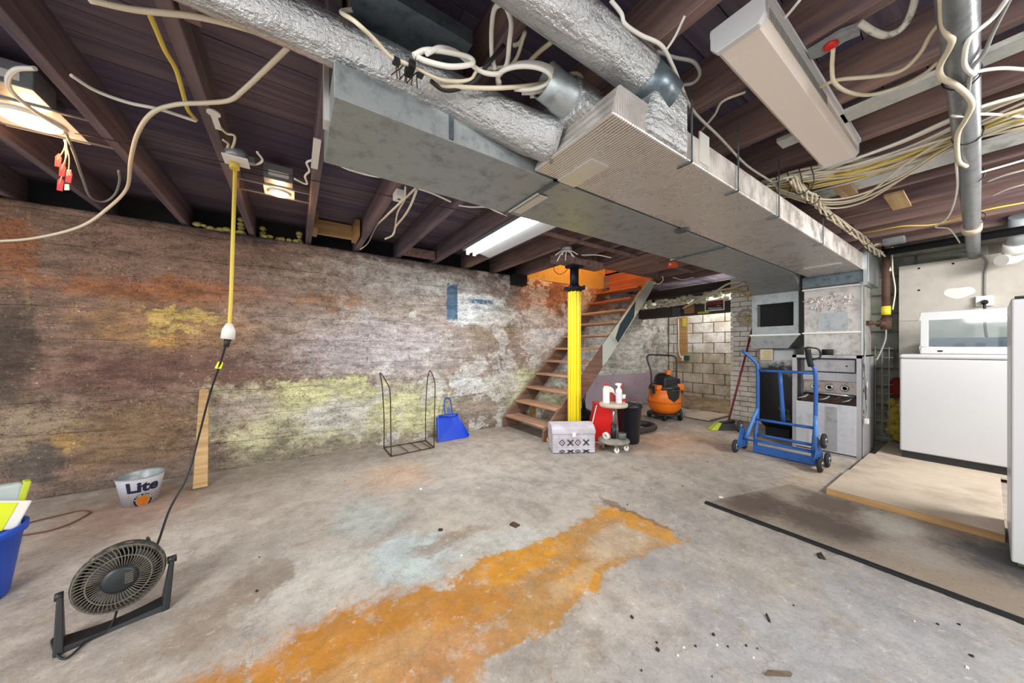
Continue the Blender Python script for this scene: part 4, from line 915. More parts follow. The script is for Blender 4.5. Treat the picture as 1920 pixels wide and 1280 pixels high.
for r, z in ((.118, .020), (.085, .035), (.046, .034)): obj('guard_ring', MB().tube(ring(r, z), .0024, 6, True), M_guard, fa)
obj('center_badge', MB().lathe([(.05, .030), (.048, .038), (.035, .042), (.001, .043)], (0, 0, 0), 30, FM, True, False), solid('dark_badge', '1c2428', .4, 0, .15), fa)
for k in range(6): obj('badge_slot', MB().box((.012, -.02+k*.007, .0405), (.034, -.017+k*.007, .0435), FM), M_guard, fa)
obj('dark_back_shell', MB().lathe([(.10, -.058), (.05, -.068), (.001, -.07)], (0, 0, 0), 36, FM, False, False), M_dark, fa)  # dark shell added as the shadow seen through the guard slots
obj('motor', MB().lathe([(.03, -.07), (.04, -.05), (.04, 0), (.03, .02)], (0, 0, 0), 20, FM), M_dark, fa)
for k in range(3):
    a = 2*PI*k/3+.3; m = MB(); vs = []
    for i in range(5):
        for j in range(4):
            r = .035+.065*i/4; aa = a+(j/3-.5)*(1.1+.5*i/4); vs.append(FM @ Vector((r*math.cos(aa), r*math.sin(aa), -.028+.03*(j/3))))
    m.add(vs, [(i*4+j, i*4+j+1, i*4+j+5, i*4+j+4) for i in range(4) for j in range(3)], True)
    m.add([v-nn*.002 for v in vs], [(i*4+j+4, i*4+j+5, i*4+j+1, i*4+j) for i in range(4) for j in range(3)], True)
    obj('blade', m, solid('blade_grey', '4a4b4c', .5), fa)
B1 = Vector((-.715, 1.865, 0)); B2 = Vector((-.440, 1.945, 0)); bd = (B2-B1).normalized(); bn = Vector((-bd.y, bd.x, 0))
m = MB(); vs = []
for i in range(9):
    u_ = i/8; wv = .028-.012*math.sin(PI*u_); hh = .030-.012*math.sin(PI*u_); c_ = B1.lerp(B2, u_)+bn*.02
    vs += [c_-bn*wv, c_+bn*(wv+.03), c_+bn*(wv+.025)+Vector((0, 0, hh)), c_-bn*(wv-.006)+Vector((0, 0, hh*.8))]
m.add(vs, [(i*4+j, i*4+(j+1) % 4, i*4+4+(j+1) % 4, i*4+4+j) for i in range(8) for j in range(4)]+[(3, 2, 1, 0), (32, 33, 34, 35)], False)
obj('base', m, M_black, fa, bevel=.003)
for B, E, s_ in ((B1, EL, -1), (B2, ER, 1)):
    b0 = B+bd*.012*(-s_)+bn*.02
    m = MB().hexa([b0-bd*.012-bn*.03, b0+bd*.012-bn*.03, b0+bd*.012+bn*.05, b0-bd*.012+bn*.05,
                   E+bd*(.012*s_-.007)-bn*.010+Vector((0, 0, .012)), E+bd*(.012*s_+.007)-bn*.010+Vector((0, 0, .012)), E+bd*(.012*s_+.007)+bn*.012+Vector((0, 0, .012)), E+bd*(.012*s_-.007)+bn*.012+Vector((0, 0, .012))])
    obj('side_arm', m, M_black, fa, bevel=.004); obj('pivot_knob', MB().cyl(E-bd*.004, E+bd*.024*s_, .014, 16), M_black, fa)
g0 = lambda px, q, z=.008: pz(px, q, z)
cb([E+Vector((0, 0, 0)) for E in ()] or [C0-nn*.05, C0-nn*.1-uy*.05, g0(210, 1170, .02), g0(165, 1200), g0(120, 1235), g0(97, 1205), g0(108, 1190)], .004, M_blackc, fa, 'power_cord')
# cord from the fan up to the yellow extension cord
a_ = Vector((-.273, 2.36, 2.02))
pend = lambda z, dx=0, dy=0: Vector((-.273+dx, 2.36+dy, z))
cordpts = [FM @ Vector((.07, .11, -.03)), pd(292, 1026, 1.62), pd(318, 955, 1.80), pd(352, 890, 1.90), pd(372, 820, 1.95), pd(393, 740, 1.93), pd(410, 690, 1.89), pd(424, 645, 1.85), pd(427, 637, 1.84)]
fc = thing('fan_cord', 'black fan power cord rising to the yellow extension cord', 'cord', cordpts[0])
obj('wire', MB().tube(smooth(cordpts, 8), .0055, 8), M_blackc, fc)
pg = pd(427, 637, 1.84)
obj('plug', MB().cyl(pg-Vector((.006, .004, .04)), pg+Vector((0, 0, .01)), .012, 12, .018), M_blackc, fc)
tg = pd(411, 684, 1.885)
obj('tag', MB().prism([tg+RGT*x+Vector((0, 0, z)) for x, z in ((-.028, -.02), (.010, -.022), (.022, .012), (.012, .026), (-.008, .018))], FWD*.002), solid('lime_tag', 'e3ee1c', .6), fc, label='lime yellow tag')
ye = thing('extension_cord', 'yellow extension cord hanging down the concrete wall from the ceiling box', 'cord', (-.273, 2.36, 1.2))
ypts = [pd(441, 318, 1.82), pd(439, 380, 1.825), pd(436, 470, 1.83), pd(433, 560, 1.835), pd(430, 612, 1.84)]
obj('wire', MB().tube(smooth(ypts, 8), .0095, 9), M_yellowc, ye)
obj('socket_end', MB().tube([pd(430, 606, 1.84), pd(429, 618, 1.84), pd(427, 635, 1.84)], [.014, .030, .033], 14), M_whitepl, ye)
jb = thing('junction_box', 'octagon junction box with outlet at the top of the yellow cord', 'electrical box', pz(440, 295, 2.15))
jc = pz(443, 296, 2.15)
obj('box', MB().lathe([(.05, .0), (.05, .045), (.045, .05)], jc+Vector((0, 0, -.012)), 8), M_galv, jb)
obj('cover', MB().box((jc.x-.055, jc.y-.055, jc.z-.022), (jc.x+.055, jc.y+.055, jc.z-.012)), M_whitepl, jb, bevel=.003)
obj('plug', MB().cyl((jc.x-.01, jc.y+.02, jc.z-.055), (jc.x-.01, jc.y+.02, jc.z-.02), .022, 14), M_yellowc, jb)
obj('clamp', MB().box((jc.x+.055, jc.y-.015, jc.z-.01), (jc.x+.08, jc.y+.015, jc.z+.02)), M_steel, jb)

# ---------------------------------------------------------------- beer pail
pc = Vector((-.915, 3.40, 0)); lp = thing('beer_bucket', 'white metal ice bucket lettered Lite against the concrete wall', 'bucket', pc)
obj('pail', MB().lathe([(.078, .004), (.084, 0), (.12, .198)], pc, 48, cap1=False, cap0=True), solid('white_print', 'd9dde8', .35, .1, .03), lp)
obj('inner_wall', MB().lathe([(.001, .012), (.08, .012), (.1185, .197)], pc, 48, cap0=False, cap1=False), M_galv, lp)
obj('rim', MB().tube([pc+Vector((.121*math.cos(2*PI*k/48), .121*math.sin(2*PI*k/48), .199)) for k in range(48)], .004, 8, True), M_galv, lp)
aim = math.atan2(-pc.y, -pc.x)+.10
def bendf(off=.0015, a0=0.0, zc=.13):
    def f(c):
        z = zc+c.y; r = .084+(.12-.084)*z/.198+off+c.z
        a = aim+a0+c.x/.105; return Vector((r*math.cos(a), r*math.sin(a), z))
    return f
M_nav = solid('navy_ink', '16203a', .5)
TL = Matrix.Identity(4)
text('Lite', .098, M_nav, 'lettering', lp, TL, .0006, 1.05, bendf(zc=.135), .004)
def disc(r0, r1, mt, off, zc, name, a0=.02):
    m = MB(); n = 40; vs = []; f = bendf(off, a0, zc)
    for r in (r0, r1):
        for k in range(n): vs.append(pc+f(Vector((r*math.cos(2*PI*k/n), max(-zc+.003, r*math.sin(2*PI*k/n)), 0))))
    m.add(vs, [(k, (k+1) % n, n+(k+1) % n, n+k) for k in range(n)]); return obj(name, m, mt, lp)
disc(.038, .052, M_nav, .0012, .035, 'emblem_ring'); disc(.001, .036, solid('amber_disc', 'c4701d', .5), .0014, .035, 'emblem_disc'); disc(.036, .038, solid('cream_line', 'ddc9a0', .5), .0014, .035, 'emblem_line')
M_cr = solid('cream_ink', 'e6dfc8', .5)
for i, ch in enumerate('A FINE PILSNER'):
    if ch == ' ': continue
    an = math.radians(162-i*11.2); f = bendf(.002, .02, .035)
    cx_, cy_, rt = .045*math.cos(an), .045*math.sin(an), an-PI/2
    text(ch, .0115, M_cr, 'emblem_letter', lp, TL, .0003, 1, (lambda c, cx_=cx_, cy_=cy_, rt=rt, f=f: f(Vector((cx_+c.x*math.cos(rt)-c.y*math.sin(rt), cy_+c.x*math.sin(rt)+c.y*math.cos(rt), c.z)))), .0004)
for s_ in (-1, 1):
    for k in range(6):
        f = bendf(.0012, .02+s_*.68, .02+k*.012); m = MB(); m.prism([pc+f(Vector((x, y, 0))) for x, y in ((-.006, 0), (.0, .003), (.008*s_, .010), (0, .006))], Vector((math.cos(aim), math.sin(aim), 0))*.0005)
        obj('barley_leaf', m, solid('barley_ink', 'b3a27c', .6), lp)

# ---------------------------------------------------------------- blue bin with papers
bc = Vector((-1.18, 2.452, 0)); bn_ = thing('blue_bin', 'blue plastic waste bin at the left picture edge', 'bin', bc)
obj('bin', MB().lathe([(.11, 0), (.115, .01), (.150, .27), (.162, .275), (.164, .305), (.155, .307), (.148, .285), (.112, .015), (.001, .015)], bc, 44, cap1=False), M_blue, bn_)
def slab(name, cen, w_, h_, th, rot, mt, par=None, **k):
    Mx = Matrix.Translation(cen) @ rot; return obj(name, MB().box((-w_/2, -th/2, -h_/2), (w_/2, th/2, h_/2), Mx), mt, par, **k)
M_lime = solid('lime_print', 'dbe822', .55)
pk = thing('snack_packet', 'lime yellow and white packet sticking out of the blue bin', 'packet', bc+Vector((0, 0, .2)))
PH = Vector((.9, .435, 0)); VH = Vector((-.435, .9, 0)); RZ = Matrix.Rotation(math.atan2(.435, .9), 4, 'Z')
bq = lambda p, f, z: bc+PH*p+VH*f+Vector((0, 0, z))
slab('packet', bq(.045, -.03, .375), .22, .12, .025, RZ @ Matrix.Rotation(.38, 4, 'Y') @ Matrix.Rotation(-.2, 4, 'X'), M_whitepl, pk, bevel=.006)
slab('print', bq(.025, -.036, .378), .19, .115, .020, RZ @ Matrix.Rotation(.38, 4, 'Y') @ Matrix.Rotation(-.2, 4, 'X'), M_lime, pk, bevel=.004)
p2 = thing('paper_bag', 'pale blue grey open bag standing behind the lime packet', 'bag', bc+Vector((0, .06, .2)))
slab('bag', bq(.03, .04, .385), .225, .19, .05, RZ @ Matrix.Rotation(.08, 4, 'Y'), solid('pale_bag', 'b5c2c1', .6), p2, bevel=.012)
slab('side_print', bq(.145, .04, .40), .022, .15, .052, RZ @ Matrix.Rotation(.2, 4, 'Y'), solid('olive_lime', 'bccb35', .6), p2, bevel=.005)
slab('paper_scrap', bq(.09, -.03, .315), .10, .05, .03, RZ @ Matrix.Rotation(.1, 4, 'Y'), solid('pale_green_scrap', 'c4d9b4', .6), None, label='crumpled pale green scrap at the rim of the blue bin', cat='paper', bevel=.01)
cable([pz(30, 1005, .006), pz(90, 995, .006), pz(130, 982, .006), pz(158, 968, .006), pz(168, 960, .006), pz(150, 957, .006), pz(110, 966, .006), pz(60, 978, .006), pz(30, 988, .006)], .005, solid('brown_wire', '6d4a3c', .6), 'thin brown wire loop on the floor behind the blue bin', 'wire_loop', 'wire')

# ---------------------------------------------------------------- leaning plank
lo = Vector((-.655, 3.46, .005)); hi = Vector((-.690, 3.868, .735))
dl = (hi-lo).normalized(); sdv = Vector((1, .05, 0)).normalized(); th = sdv.cross(dl).normalized()*.018
obj('wood_plank', MB().prism([lo, lo+sdv*.085, hi+sdv*.060, hi], th if th.y < 0 else -th), M_newwood, None, 'short pale wooden plank leaning on the concrete wall beside the beer bucket', 'plank', bevel=.001, seg=1)

# ---------------------------------------------------------------- wire rack and dustpan
wr = thing('wire_rack', 'tall rusty bent wire rack frame standing by the concrete wall', 'rack', (1.04, 3.57, 0))
rr = .006
fl, fr_, bl, br_ = (.81, 3.39), (1.275, 3.43), (.815, 3.73), (1.285, 3.735)
def side(n, fx, fy, bx1, by1, s_):
    obj(n, MB().tube(smooth([(fx, fy, .012), (fx-.004*s_, fy, .30), (fx-.012*s_, fy, .66), (fx-.03*s_, fy+.09, .76), (bx1-.045*s_, by1-.02, .835), (bx1-.02*s_, by1, .70), (bx1, by1, .35), (bx1, by1, .012)], 6), rr, 8), M_rust, wr)
side('side_loop', *fl, *bl, 1); side('side_loop', *fr_, *br_, -1)
for n_, a, b2 in (('base_rail', fl, fr_), ('base_rail', bl, br_), ('cross_wire', fl, bl), ('cross_wire', fr_, br_)):
    obj(n_, MB().tube([(*a, .010), (*b2, .010)], rr, 8), M_rust, wr)
for u_ in (.27, .55, .8): obj('cross_wire', MB().tube([(fl[0]+(fr_[0]-fl[0])*u_+.05, fl[1]+.02, .018), (bl[0]+(br_[0]-bl[0])*u_+.02, bl[1], .018)], rr*.8, 8), M_rust, wr)
dp_ = thing('dustpan', 'blue plastic dustpan standing against the concrete wall', 'dustpan', (1.57, 3.62, 0))
A, B, Cc, D = Vector((1.385, 3.60, .005)), Vector((1.775, 3.60, .005)), Vector((1.715, 3.80, .27)), Vector((1.465, 3.80, .27))
up_ = (D-A).normalized()
obj('pan', MB().prism([A, B, Cc+Vector((.02, -.01, -.04)), Cc, D, D+Vector((-.03, -.01, -.04))], (0, .006, 0)), solid('dustpan_blue', '0b3fbe', .4, 0, .05), dp_, bevel=.002)
obj('lip', MB().prism([A, A+Vector((-.01, -.04, .04)), D+Vector((-.03, -.05, -.05)), D+Vector((0, -.03, .01)), D, A], (.006, 0, 0)), M_blue, dp_)
obj('lip', MB().prism([B, B+Vector((.005, -.03, .04)), Cc+Vector((.02, -.04, -.05)), Cc+Vector((0, -.02, .01)), Cc], (-.006, 0, 0)), M_blue, dp_)
obj('top_wall', MB().prism([D, Cc, Cc+Vector((0, -.04, .01)), D+Vector((0, -.04, .01))], (0, 0, .006)), solid('dustpan_blue_light', '1660c9', .4), dp_)
hx = 1.60
obj('handle', MB().tube(smooth([(hx-.045, 3.79, .27), (hx-.05, 3.81, .36), (hx-.035, 3.83, .45), (hx, 3.84, .475), (hx+.035, 3.83, .45), (hx+.045, 3.81, .36), (hx+.05, 3.79, .27)], 6), .010, 9), solid('handle_blue', '1c4f8d', .4), dp_)
obj('handle_web', MB().beam((hx, 3.79, .27), (hx, 3.81, .36), .03, .008), solid('handle_blue_dark', '1c4f8d', .4), dp_)

# ---------------------------------------------------------------- block wall outlet, sign, flue cover, gas pipe, wire shelf
wo = thing('outlet_board', 'vertical pine board with green outlet box and cable on the far block wall', 'board', (6.66, 3.6, .9))
a0 = px_(1271, 596, 6.67); a1 = px_(1289, 680, 6.67)
obj('board', MB().box((6.655, a1.y, a1.z), (6.685, a0.y, 1.75)), M_newwoodY, wo)
obj('box', MB().box((6.60, a1.y-.05, a1.z+.05), (6.655, a1.y+.04, a1.z+.15)), solid('dark_green', '1d4a3c', .5), wo, bevel=.005)
obj('faceplate', MB().box((6.64, a1.y+.04, a1.z+.04), (6.655, a1.y+.11, a1.z+.14)), M_whitepl, wo, bevel=.003)
obj('cable', MB().tube(smooth([(6.645, a0.y-.02, 1.72), (6.645, a0.y-.03, 1.4), (6.645, a0.y-.03, 1.1), (6.645, a0.y-.06, a1.z+.14), (6.645, a1.y+.10, a1.z+.09)], 5), .012, 8), M_cream, wo)
obj('strap', MB().box((6.64, a1.y+.02, 1.55), (6.655, a1.y+.09, 1.72)), solid('yellow_green_strap', 'b9b13a', .5), wo)
sg = thing('smokers_sign', 'small black sign with white border, red and white lettering, on the dark lintel', 'sign', (5.65, 2.6, 1.72))
s0 = px_(1321, 584, 5.64); s1 = px_(1358, 560, 5.64)
obj('plate', MB().box((5.648, s1.y, s0.z), (5.655, s0.y, s1.z+.005)), M_whitepl, sg)
obj('face', MB().box((5.6455, s1.y+.018, s0.z+.02), (5.649, s0.y-.018, s1.z-.014)), M_black, sg)
sm_c = Vector((5.6445, (s0.y+s1.y)/2, (s0.z+s1.z)/2)); SMt = lambda dz: Matrix.Translation(sm_c+Vector((0, 0, dz))) @ Matrix(((0, 0, -1), (-1, 0, 0), (0, 1, 0))).to_4x4()
inv = Matrix.Translation(-Vector((5.65, 2.6, 1.72)))
sw = s0.y-s1.y
text('SMOKERS', sw*.20, solid('sign_red', 'b0202a', .5), 'lettering', sg, inv @ SMt(.035), .0005, .95, bold=.002)
text('are', sw*.08, M_whitepl, 'lettering', sg, inv @ SMt(-.008) @ Matrix.Translation((sw*.2, 0, 0)), .0005, 1.6, shear=.3)
text('Welcome', sw*.17, M_whitepl, 'lettering', sg, inv @ SMt(-.045), .0005, 1.05, shear=.35)
for (u0, v0, u1, v1, mt, lb) in ((1283, 588, 1301, 568, M_newwoodY, 'small orange pine block on the lintel left of the sign'), (1260, 592, 1276, 576, M_galv_dk, 'grey metal plate on the dark lintel left of the pine block')):
    a = px_(u0, v0, 5.62); b2 = px_(u1, v1, 5.62)
    obj('lintel_block', MB().box((5.62, min(a.y, b2.y), a.z), (5.655, max(a.y, b2.y), b2.z)), mt, None, lb, 'block')
a = px_(1308, 588, 5.62); b2 = px_(1328, 584, 5.62)
obj('lime_strip', MB().box((5.62, b2.y, a.z), (5.655, a.y, b2.z+.01)), solid('lime_strip', 'b6c62e', .6), None, 'lime coloured strip under the sign on the lintel', 'strip')
fl_ = px_(1400, 595, 5.64)
fv = thing('flue_hole', 'round plastered flue hole in the white brick pier', 'flue opening', fl_)
RM = Matrix.Translation(Vector((5.618, fl_.y, fl_.z))) @ Matrix.Rotation(-PI/2, 4, 'Y')
m = MB(); n = 28; ring_ = []
for rr_ in (.088, 1):
    for k in range(n):
        a = 2*PI*k/n; r = .085 if rr_ < 1 else .13+.025*noise.noise(Vector((math.cos(a)*2, math.sin(a)*2, 3)))
        ring_.append(RM @ Vector((r*math.cos(a), max(-.11, min(.2, r*math.sin(a))), .008 if rr_ < 1 else .0)))
m.add(ring_, [(k, (k+1) % n, n+(k+1) % n, n+k) for k in range(n)], True)
obj('plaster_collar', m, dirty('rough_plaster', 'bdb8a8', 'a09a8c', .5, .9, 0, 20, .4), fv)
m = MB()
for k in range(26):
    a = rnd.uniform(0, 6.28); r = .07*math.sqrt(rnd.random()); m.ball(RM @ Vector((r*math.cos(a), r*math.sin(a), .002)), (.012, rnd.uniform(.012, .025), rnd.uniform(.01, .02)), 6)
obj('stuffing', m, solid('cream_stuffing', 'cbbf93', .9, 0, .3, 40, .5), fv)
gp = thing('gas_pipe', 'brown iron gas pipe with yellow tag dropping beside the furnace plenum', 'pipe', (5.15, .60, 1.2))
gx, gy = 5.12, .605
obj('riser', MB().cyl((gx, gy, 1.36), (gx, gy, 2.17), .030, 16), M_rust, gp)
obj('tee', MB().cyl((gx, gy, 1.30), (gx, gy, 1.42), .040, 16).cyl((gx, gy-.01, 1.36), (gx-.05, gy+.05, 1.36), .034, 14), M_rust, gp)
obj('branch', MB().cyl((gx-.03, gy+.03, 1.365), (gx-.17, gy+.10, 1.365), .018, 12).cyl((gx-.15, gy+.09, 1.365), (gx-.19, gy+.11, 1.365), .026, 6), M_rust, gp)
obj('yellow_tag', MB().cyl((gx, gy, 1.45), (gx, gy, 1.54), .034, 16), solid('tag_yellow', 'dccb2e', .5), gp, label='yellow paper tag')
obj('drop_wire', MB().tube(smooth([(gx, gy, 1.32), (gx-.03, gy, 1.2), (gx-.1, gy+.02, 1.08), (gx-.2, gy+.04, .98)], 5), .007, 7), M_greyc, gp)
obj('side_wire', MB().tube(smooth([(gx+.02, gy-.04, 2.15), (gx+.0, gy-.045, 1.9), (gx+.02, gy-.06, 1.7), (gx, gy-.045, 1.5)], 5), .006, 7), M_cream, gp)
gb = thing('ceiling_box', 'grey metal box with cable under the joists by the gas pipe', 'electrical box', pz(1672, 453, 2.12))
gb_ = pz(1676, 453, 2.13); obj('box', MB().box((gb_.x-.05, gb_.y-.07, 2.11), (gb_.x+.05, gb_.y+.07, 2.165)), M_galv, gb, bevel=.004)
cb([gb_+Vector((0, .07, .01)), gb_+Vector((-.02, .13, -.02)), (gx, gy+.0, 2.05), (gx-.01, gy-.03, 1.9)], .009, M_whitec, gb, 'cable')
ws = thing('wire_shelf', 'white coated wire shelf panel standing between furnace and washer', 'wire shelf', (5.3, .6, .05))
w0 = [px_(1641, 640, 5.35), px_(1667, 650, 5.35)]
ya_, yb_ = w0[1].y, w0[0].y
for k in range(3): obj('rod', MB().tube([(5.35, ya_+(yb_-ya_)*k/2, .08), (5.35, ya_+(yb_-ya_)*k/2, 1.12)], .005, 6), M_greyc, ws)
for k in range(11): obj('cross_rod', MB().tube([(5.345, ya_-.03, .12+k*.098), (5.345, yb_+.01, .12+k*.098)], .0035, 6), M_greyc, ws)
m = MB()
for k in range(40): m.ball((5.62+rnd.uniform(-.03, .03), rnd.uniform(.52, .64), rnd.uniform(.1, .5)), (.04, rnd.uniform(.03, .05), rnd.uniform(.03, .06)), 7)
obj('fibre_insulation', m, solid('yellow_fibre', 'b9a53a', .95, 0, .35, 20, .5, 30), None, 'yellow fibre insulation stuffed behind the wire shelf', 'insulation', kind='stuff')
obj('red_cloth', MB().ball((5.60, .575, .66), (.05, .07, .12), 12), solid('dark_red_cloth', '7a2418', .9, 0, .3), None, 'dark red rag behind the wire shelf above the yellow insulation', 'cloth')

# ---------------------------------------------------------------- drain pipes on the right
dr_ = thing('drain_pipe', 'grey metal drain pipe running along under the right joists', 'pipe', (2.5, .06, 2.1))
dpts = [(-.6, .045, 2.135), (1.2, .05, 2.13), (3.2, .065, 2.09), (5.2, .085, 2.03), (5.62, .085, 2.02)]
obj('pipe', MB().tube(dpts, .040, 24), dirty('dull_grey_pipe', '85898d', '62676c', .6, .4, .45, 10), dr_)
for x in (2.05, 2.62, 3.25, 4.3):
    obj('tie_wire', MB().tube([(x+.01*math.sin(k), .058+.044*math.cos(2*PI*k/12), 2.115-.02*(x-1.2)/2.2*.9+.044*math.sin(2*PI*k/12)) for k in range(12)], .003, 5, True), M_blackc, dr_)
obj('coupling', MB().cyl((4.35, .078, 2.055), (4.50, .08, 2.05), .050, 24), M_ply, dr_)
d2 = thing('drain_stub', 'pale plastic drain pipe stub with clamp at the right picture edge', 'pipe', pz(1905, 445, 2.1))
e0 = pd(1912, 405, 2.75); e1 = pd(1906, 455, 2.85)
obj('pipe', MB().cyl(e0, e1, .055, 20), solid('pale_pipe', 'a9b0b4', .5), d2)
obj('coupling', MB().cyl(e1, e1+(e1-e0)*.35, .07, 20), M_whitepl, d2); obj('elbow', MB().tube(smooth([e1+(e1-e0)*.3, e1+(e1-e0)*.6, e1+(e1-e0)*.7-RGT*.12], 5), .05, 16), M_whitepl, d2)
for x in (5.05,):
    obj('black_iron_pipe', MB().cyl((5.1, -2.4, 2.1), (5.1, .62, 2.1), .035, 14), M_dark, None, 'dark iron pipe running under the joists near the back wall', 'pipe')
obj('wood_plate', MB().box((3.46, .33, 2.172), (3.86, .42, 2.188)), M_newwood, None, 'new plywood patch across the right joists left of the drain pipe', 'board')
obj('wood_plate', MB().box((2.88, .50, 2.155), (3.18, .58, 2.165)), M_newwood, None, 'narrow pine cleat under the cable bundle by the foil duct', 'board')
rb = thing('red_ceiling_box', 'red and grey ceiling box cover on the right joist beside the white fixture', 'electrical box', pz(1555, 85, 2.17))
rc = pz(1558, 84, 2.165)
obj('plate', MB().prism([rc+Vector((x, y, 0)) for x, y in ((-.03, .055), (.02, .06), (.035, .03), (.025, -.03), (.035, -.065), (-.015, -.07), (-.035, -.03))], (0, 0, .012)), M_galv, rb)
obj('red_knob', MB().lathe([(.012, -.012), (.020, -.006), (.020, 0)], rc, 14), M_red, rb)

# ---------------------------------------------------------------- cables
Z = lambda z, *pp: [pz(a, b, z) for a, b in pp]
cable([pd(-30, 453, 2.14), pd(60, 447, 2.13), pd(150, 425, 2.1), pd(205, 388, 2.08)]+Z(2.13, (238, 352), (245, 300), (258, 250), (285, 212), (330, 196), (385, 193), (430, 188), (455, 170), (500, 128), (545, 84)), .0085, M_cream, 'thick cream cable swinging from the left edge across the left joists')
cable(Z(2.12, (168, 0), (250, 18), (360, 30), (440, 48), (500, 65), (600, 85), (680, 98), (725, 108)), .009, M_cream, 'cream cable crossing the top left in front of the round foil pipe')
cable(Z(2.15, (133, 141), (180, 170), (240, 192), (300, 205), (368, 227)), .007, M_whitec, 'loose white cable end lying under the second joist')
cable([pz(278, 20, 2.18), pz(295, 60, 2.18), pz(310, 95, 2.18), pz(330, 130, 2.18), pz(342, 170, 2.18), pz(352, 205, 2.18), pz(368, 225, 2.18)], .008, M_yellowc, 'yellow cable stapled along the second joist from the left')
cable(Z(2.18, (412, 238), (425, 250), (440, 255), (436, 275), (425, 282), (428, 270), (418, 262)), .006, M_cream, 'curled cream cable tails above the octagon junction box')
cable(Z(2.15, (462, 306), (480, 308), (492, 300), (482, 285)), .006, M_whitec, 'short white cable between the octagon box and the pot light')
cable(Z(2.15, (552, 335), (575, 345), (572, 330), (580, 320), (575, 305), (585, 300)), .006, M_whitec, 'kinked white cable right of the pot light')
cable(Z(2.16, (66, 128), (30, 130), (14, 150), (25, 175), (60, 205), (95, 228), (125, 245)), .008, M_whitec, 'looped white cable end above the far left pot light')
cable([pz(124, 250, 2.17), pz(140, 290, 2.12), pz(155, 335, 2.08), pz(170, 370, 2.08), pz(195, 378, 2.10), pz(215, 365, 2.14), pz(224, 340, 2.17), pz(222, 320, 2.18)], .006, M_greyc, 'grey cable drooping between the two left joists')
cable(Z(2.185, (140, 250), (400, 300), (620, 345), (900, 402)), .0025, M_blackc, 'thin dark wire strung across the left joists')
rt = thing('tagged_wires', 'bunch of red tagged wire ends hanging at the far left', 'wires', pz(118, 260, 2.15))
for k, (a, b2, e, f_) in enumerate(((122, 262, 108, 300), (124, 262, 116, 318), (120, 262, 128, 330), (122, 262, 112, 345))):
    P0 = pz(a, b2, 2.16); d_ = (P0-Vector((0, 0, H))).dot(FWD); P1 = pd(e, f_, d_)
    c_ = obj('wire', MB().tube(smooth([P0, P0.lerp(P1, .5)+Vector((.01, 0, .01)), P1], 4), .0025, 5), M_cream, rt)
    obj('red_tag', MB().prism([P1+RGT*x+Vector((0, 0, z)) for x, z in ((-.016, -.03), (.012, -.036), (.020, .01), (.006, .035), (-.012, .02))], FWD*.003), solid('tag_red', 'b03a42', .6), rt)
    if k % 2: obj('white_tag', MB().prism([P1+RGT*(x+.035)+Vector((0, 0, z)) for x, z in ((-.012, -.03), (.012, -.03), (.010, .0), (-.010, .0))], FWD*.003), M_whitepl, rt)
cable([pz(628, 305, 2.17), pz(655, 318, 2.15), pz(700, 330, 2.12), pz(740, 332, 1.88)], .006, M_whitec, 'white cable tucked along the left edge of the grey duct')
cable([py_(782, 354, 1.62), py_(770, 385, 1.75), py_(758, 405, 2.0), py_(742, 425, 2.3), py_(737, 440, 2.4), py_(722, 448, 2.4)], .006, M_cream, 'cream cable end dangling left of the duct below the joists')
cable([py_(760, 350, 1.62), py_(758, 375, 1.8), py_(745, 400, 2.1), py_(740, 430, 2.4), py_(735, 442, 2.4)], .005, M_cream, 'thinner cream cable dangling beside the grey duct')
cable([py_(780, 352, 1.60), py_(745, 385, 1.9), py_(722, 407, 2.2), py_(705, 425, 3.3), py_(690, 455, 3.7), py_(675, 468, 3.8)], .006, M_cream, 'cream cable crossing to the fourth joist and along it')
cable([pz(784, 353, 2.12), pz(810, 362, 2.12), pz(845, 378, 2.12)], .007, M_whitec, 'short straight white cable right of the dangling cables')
cable([pz(860, 385, 2.15), pz(885, 388, 2.15), pz(912, 388, 2.12), pz(930, 396, 2.12), pz(950, 404, 2.12)], .006, M_whitec, 'white cable above the lit fluorescent strip')
jw = thing('joist_box', 'small white box on the fourth joist by the grey duct', 'electrical box', pz(749, 366, 2.17))
jj = pz(748, 368, 2.16); obj('box', MB().box((jj.x-.03, jj.y-.05, 2.14), (jj.x+.03, jj.y+.05, 2.19)), M_whitepl, jw, bevel=.004); obj('knockout', MB().cyl((jj.x, jj.y, 2.138), (jj.x, jj.y, 2.142), .010, 10), M_dark, jw)
obj('metal_strap', MB().box((.08, 1.95, 2.184), (.115, 2.28, 2.189)), M_whitepl, None, 'pale perforated strap on the joist left of the grey duct', 'strap')
obj('cable_clip', MB().box((-.325, 2.02, 2.184), (-.30, 2.14, 2.189)).cyl((-.31, 2.0, 2.18), (-.31, 2.0, 2.189), .025, 14), M_whitepl, None, 'white round ended clip on the second joist', 'clip')
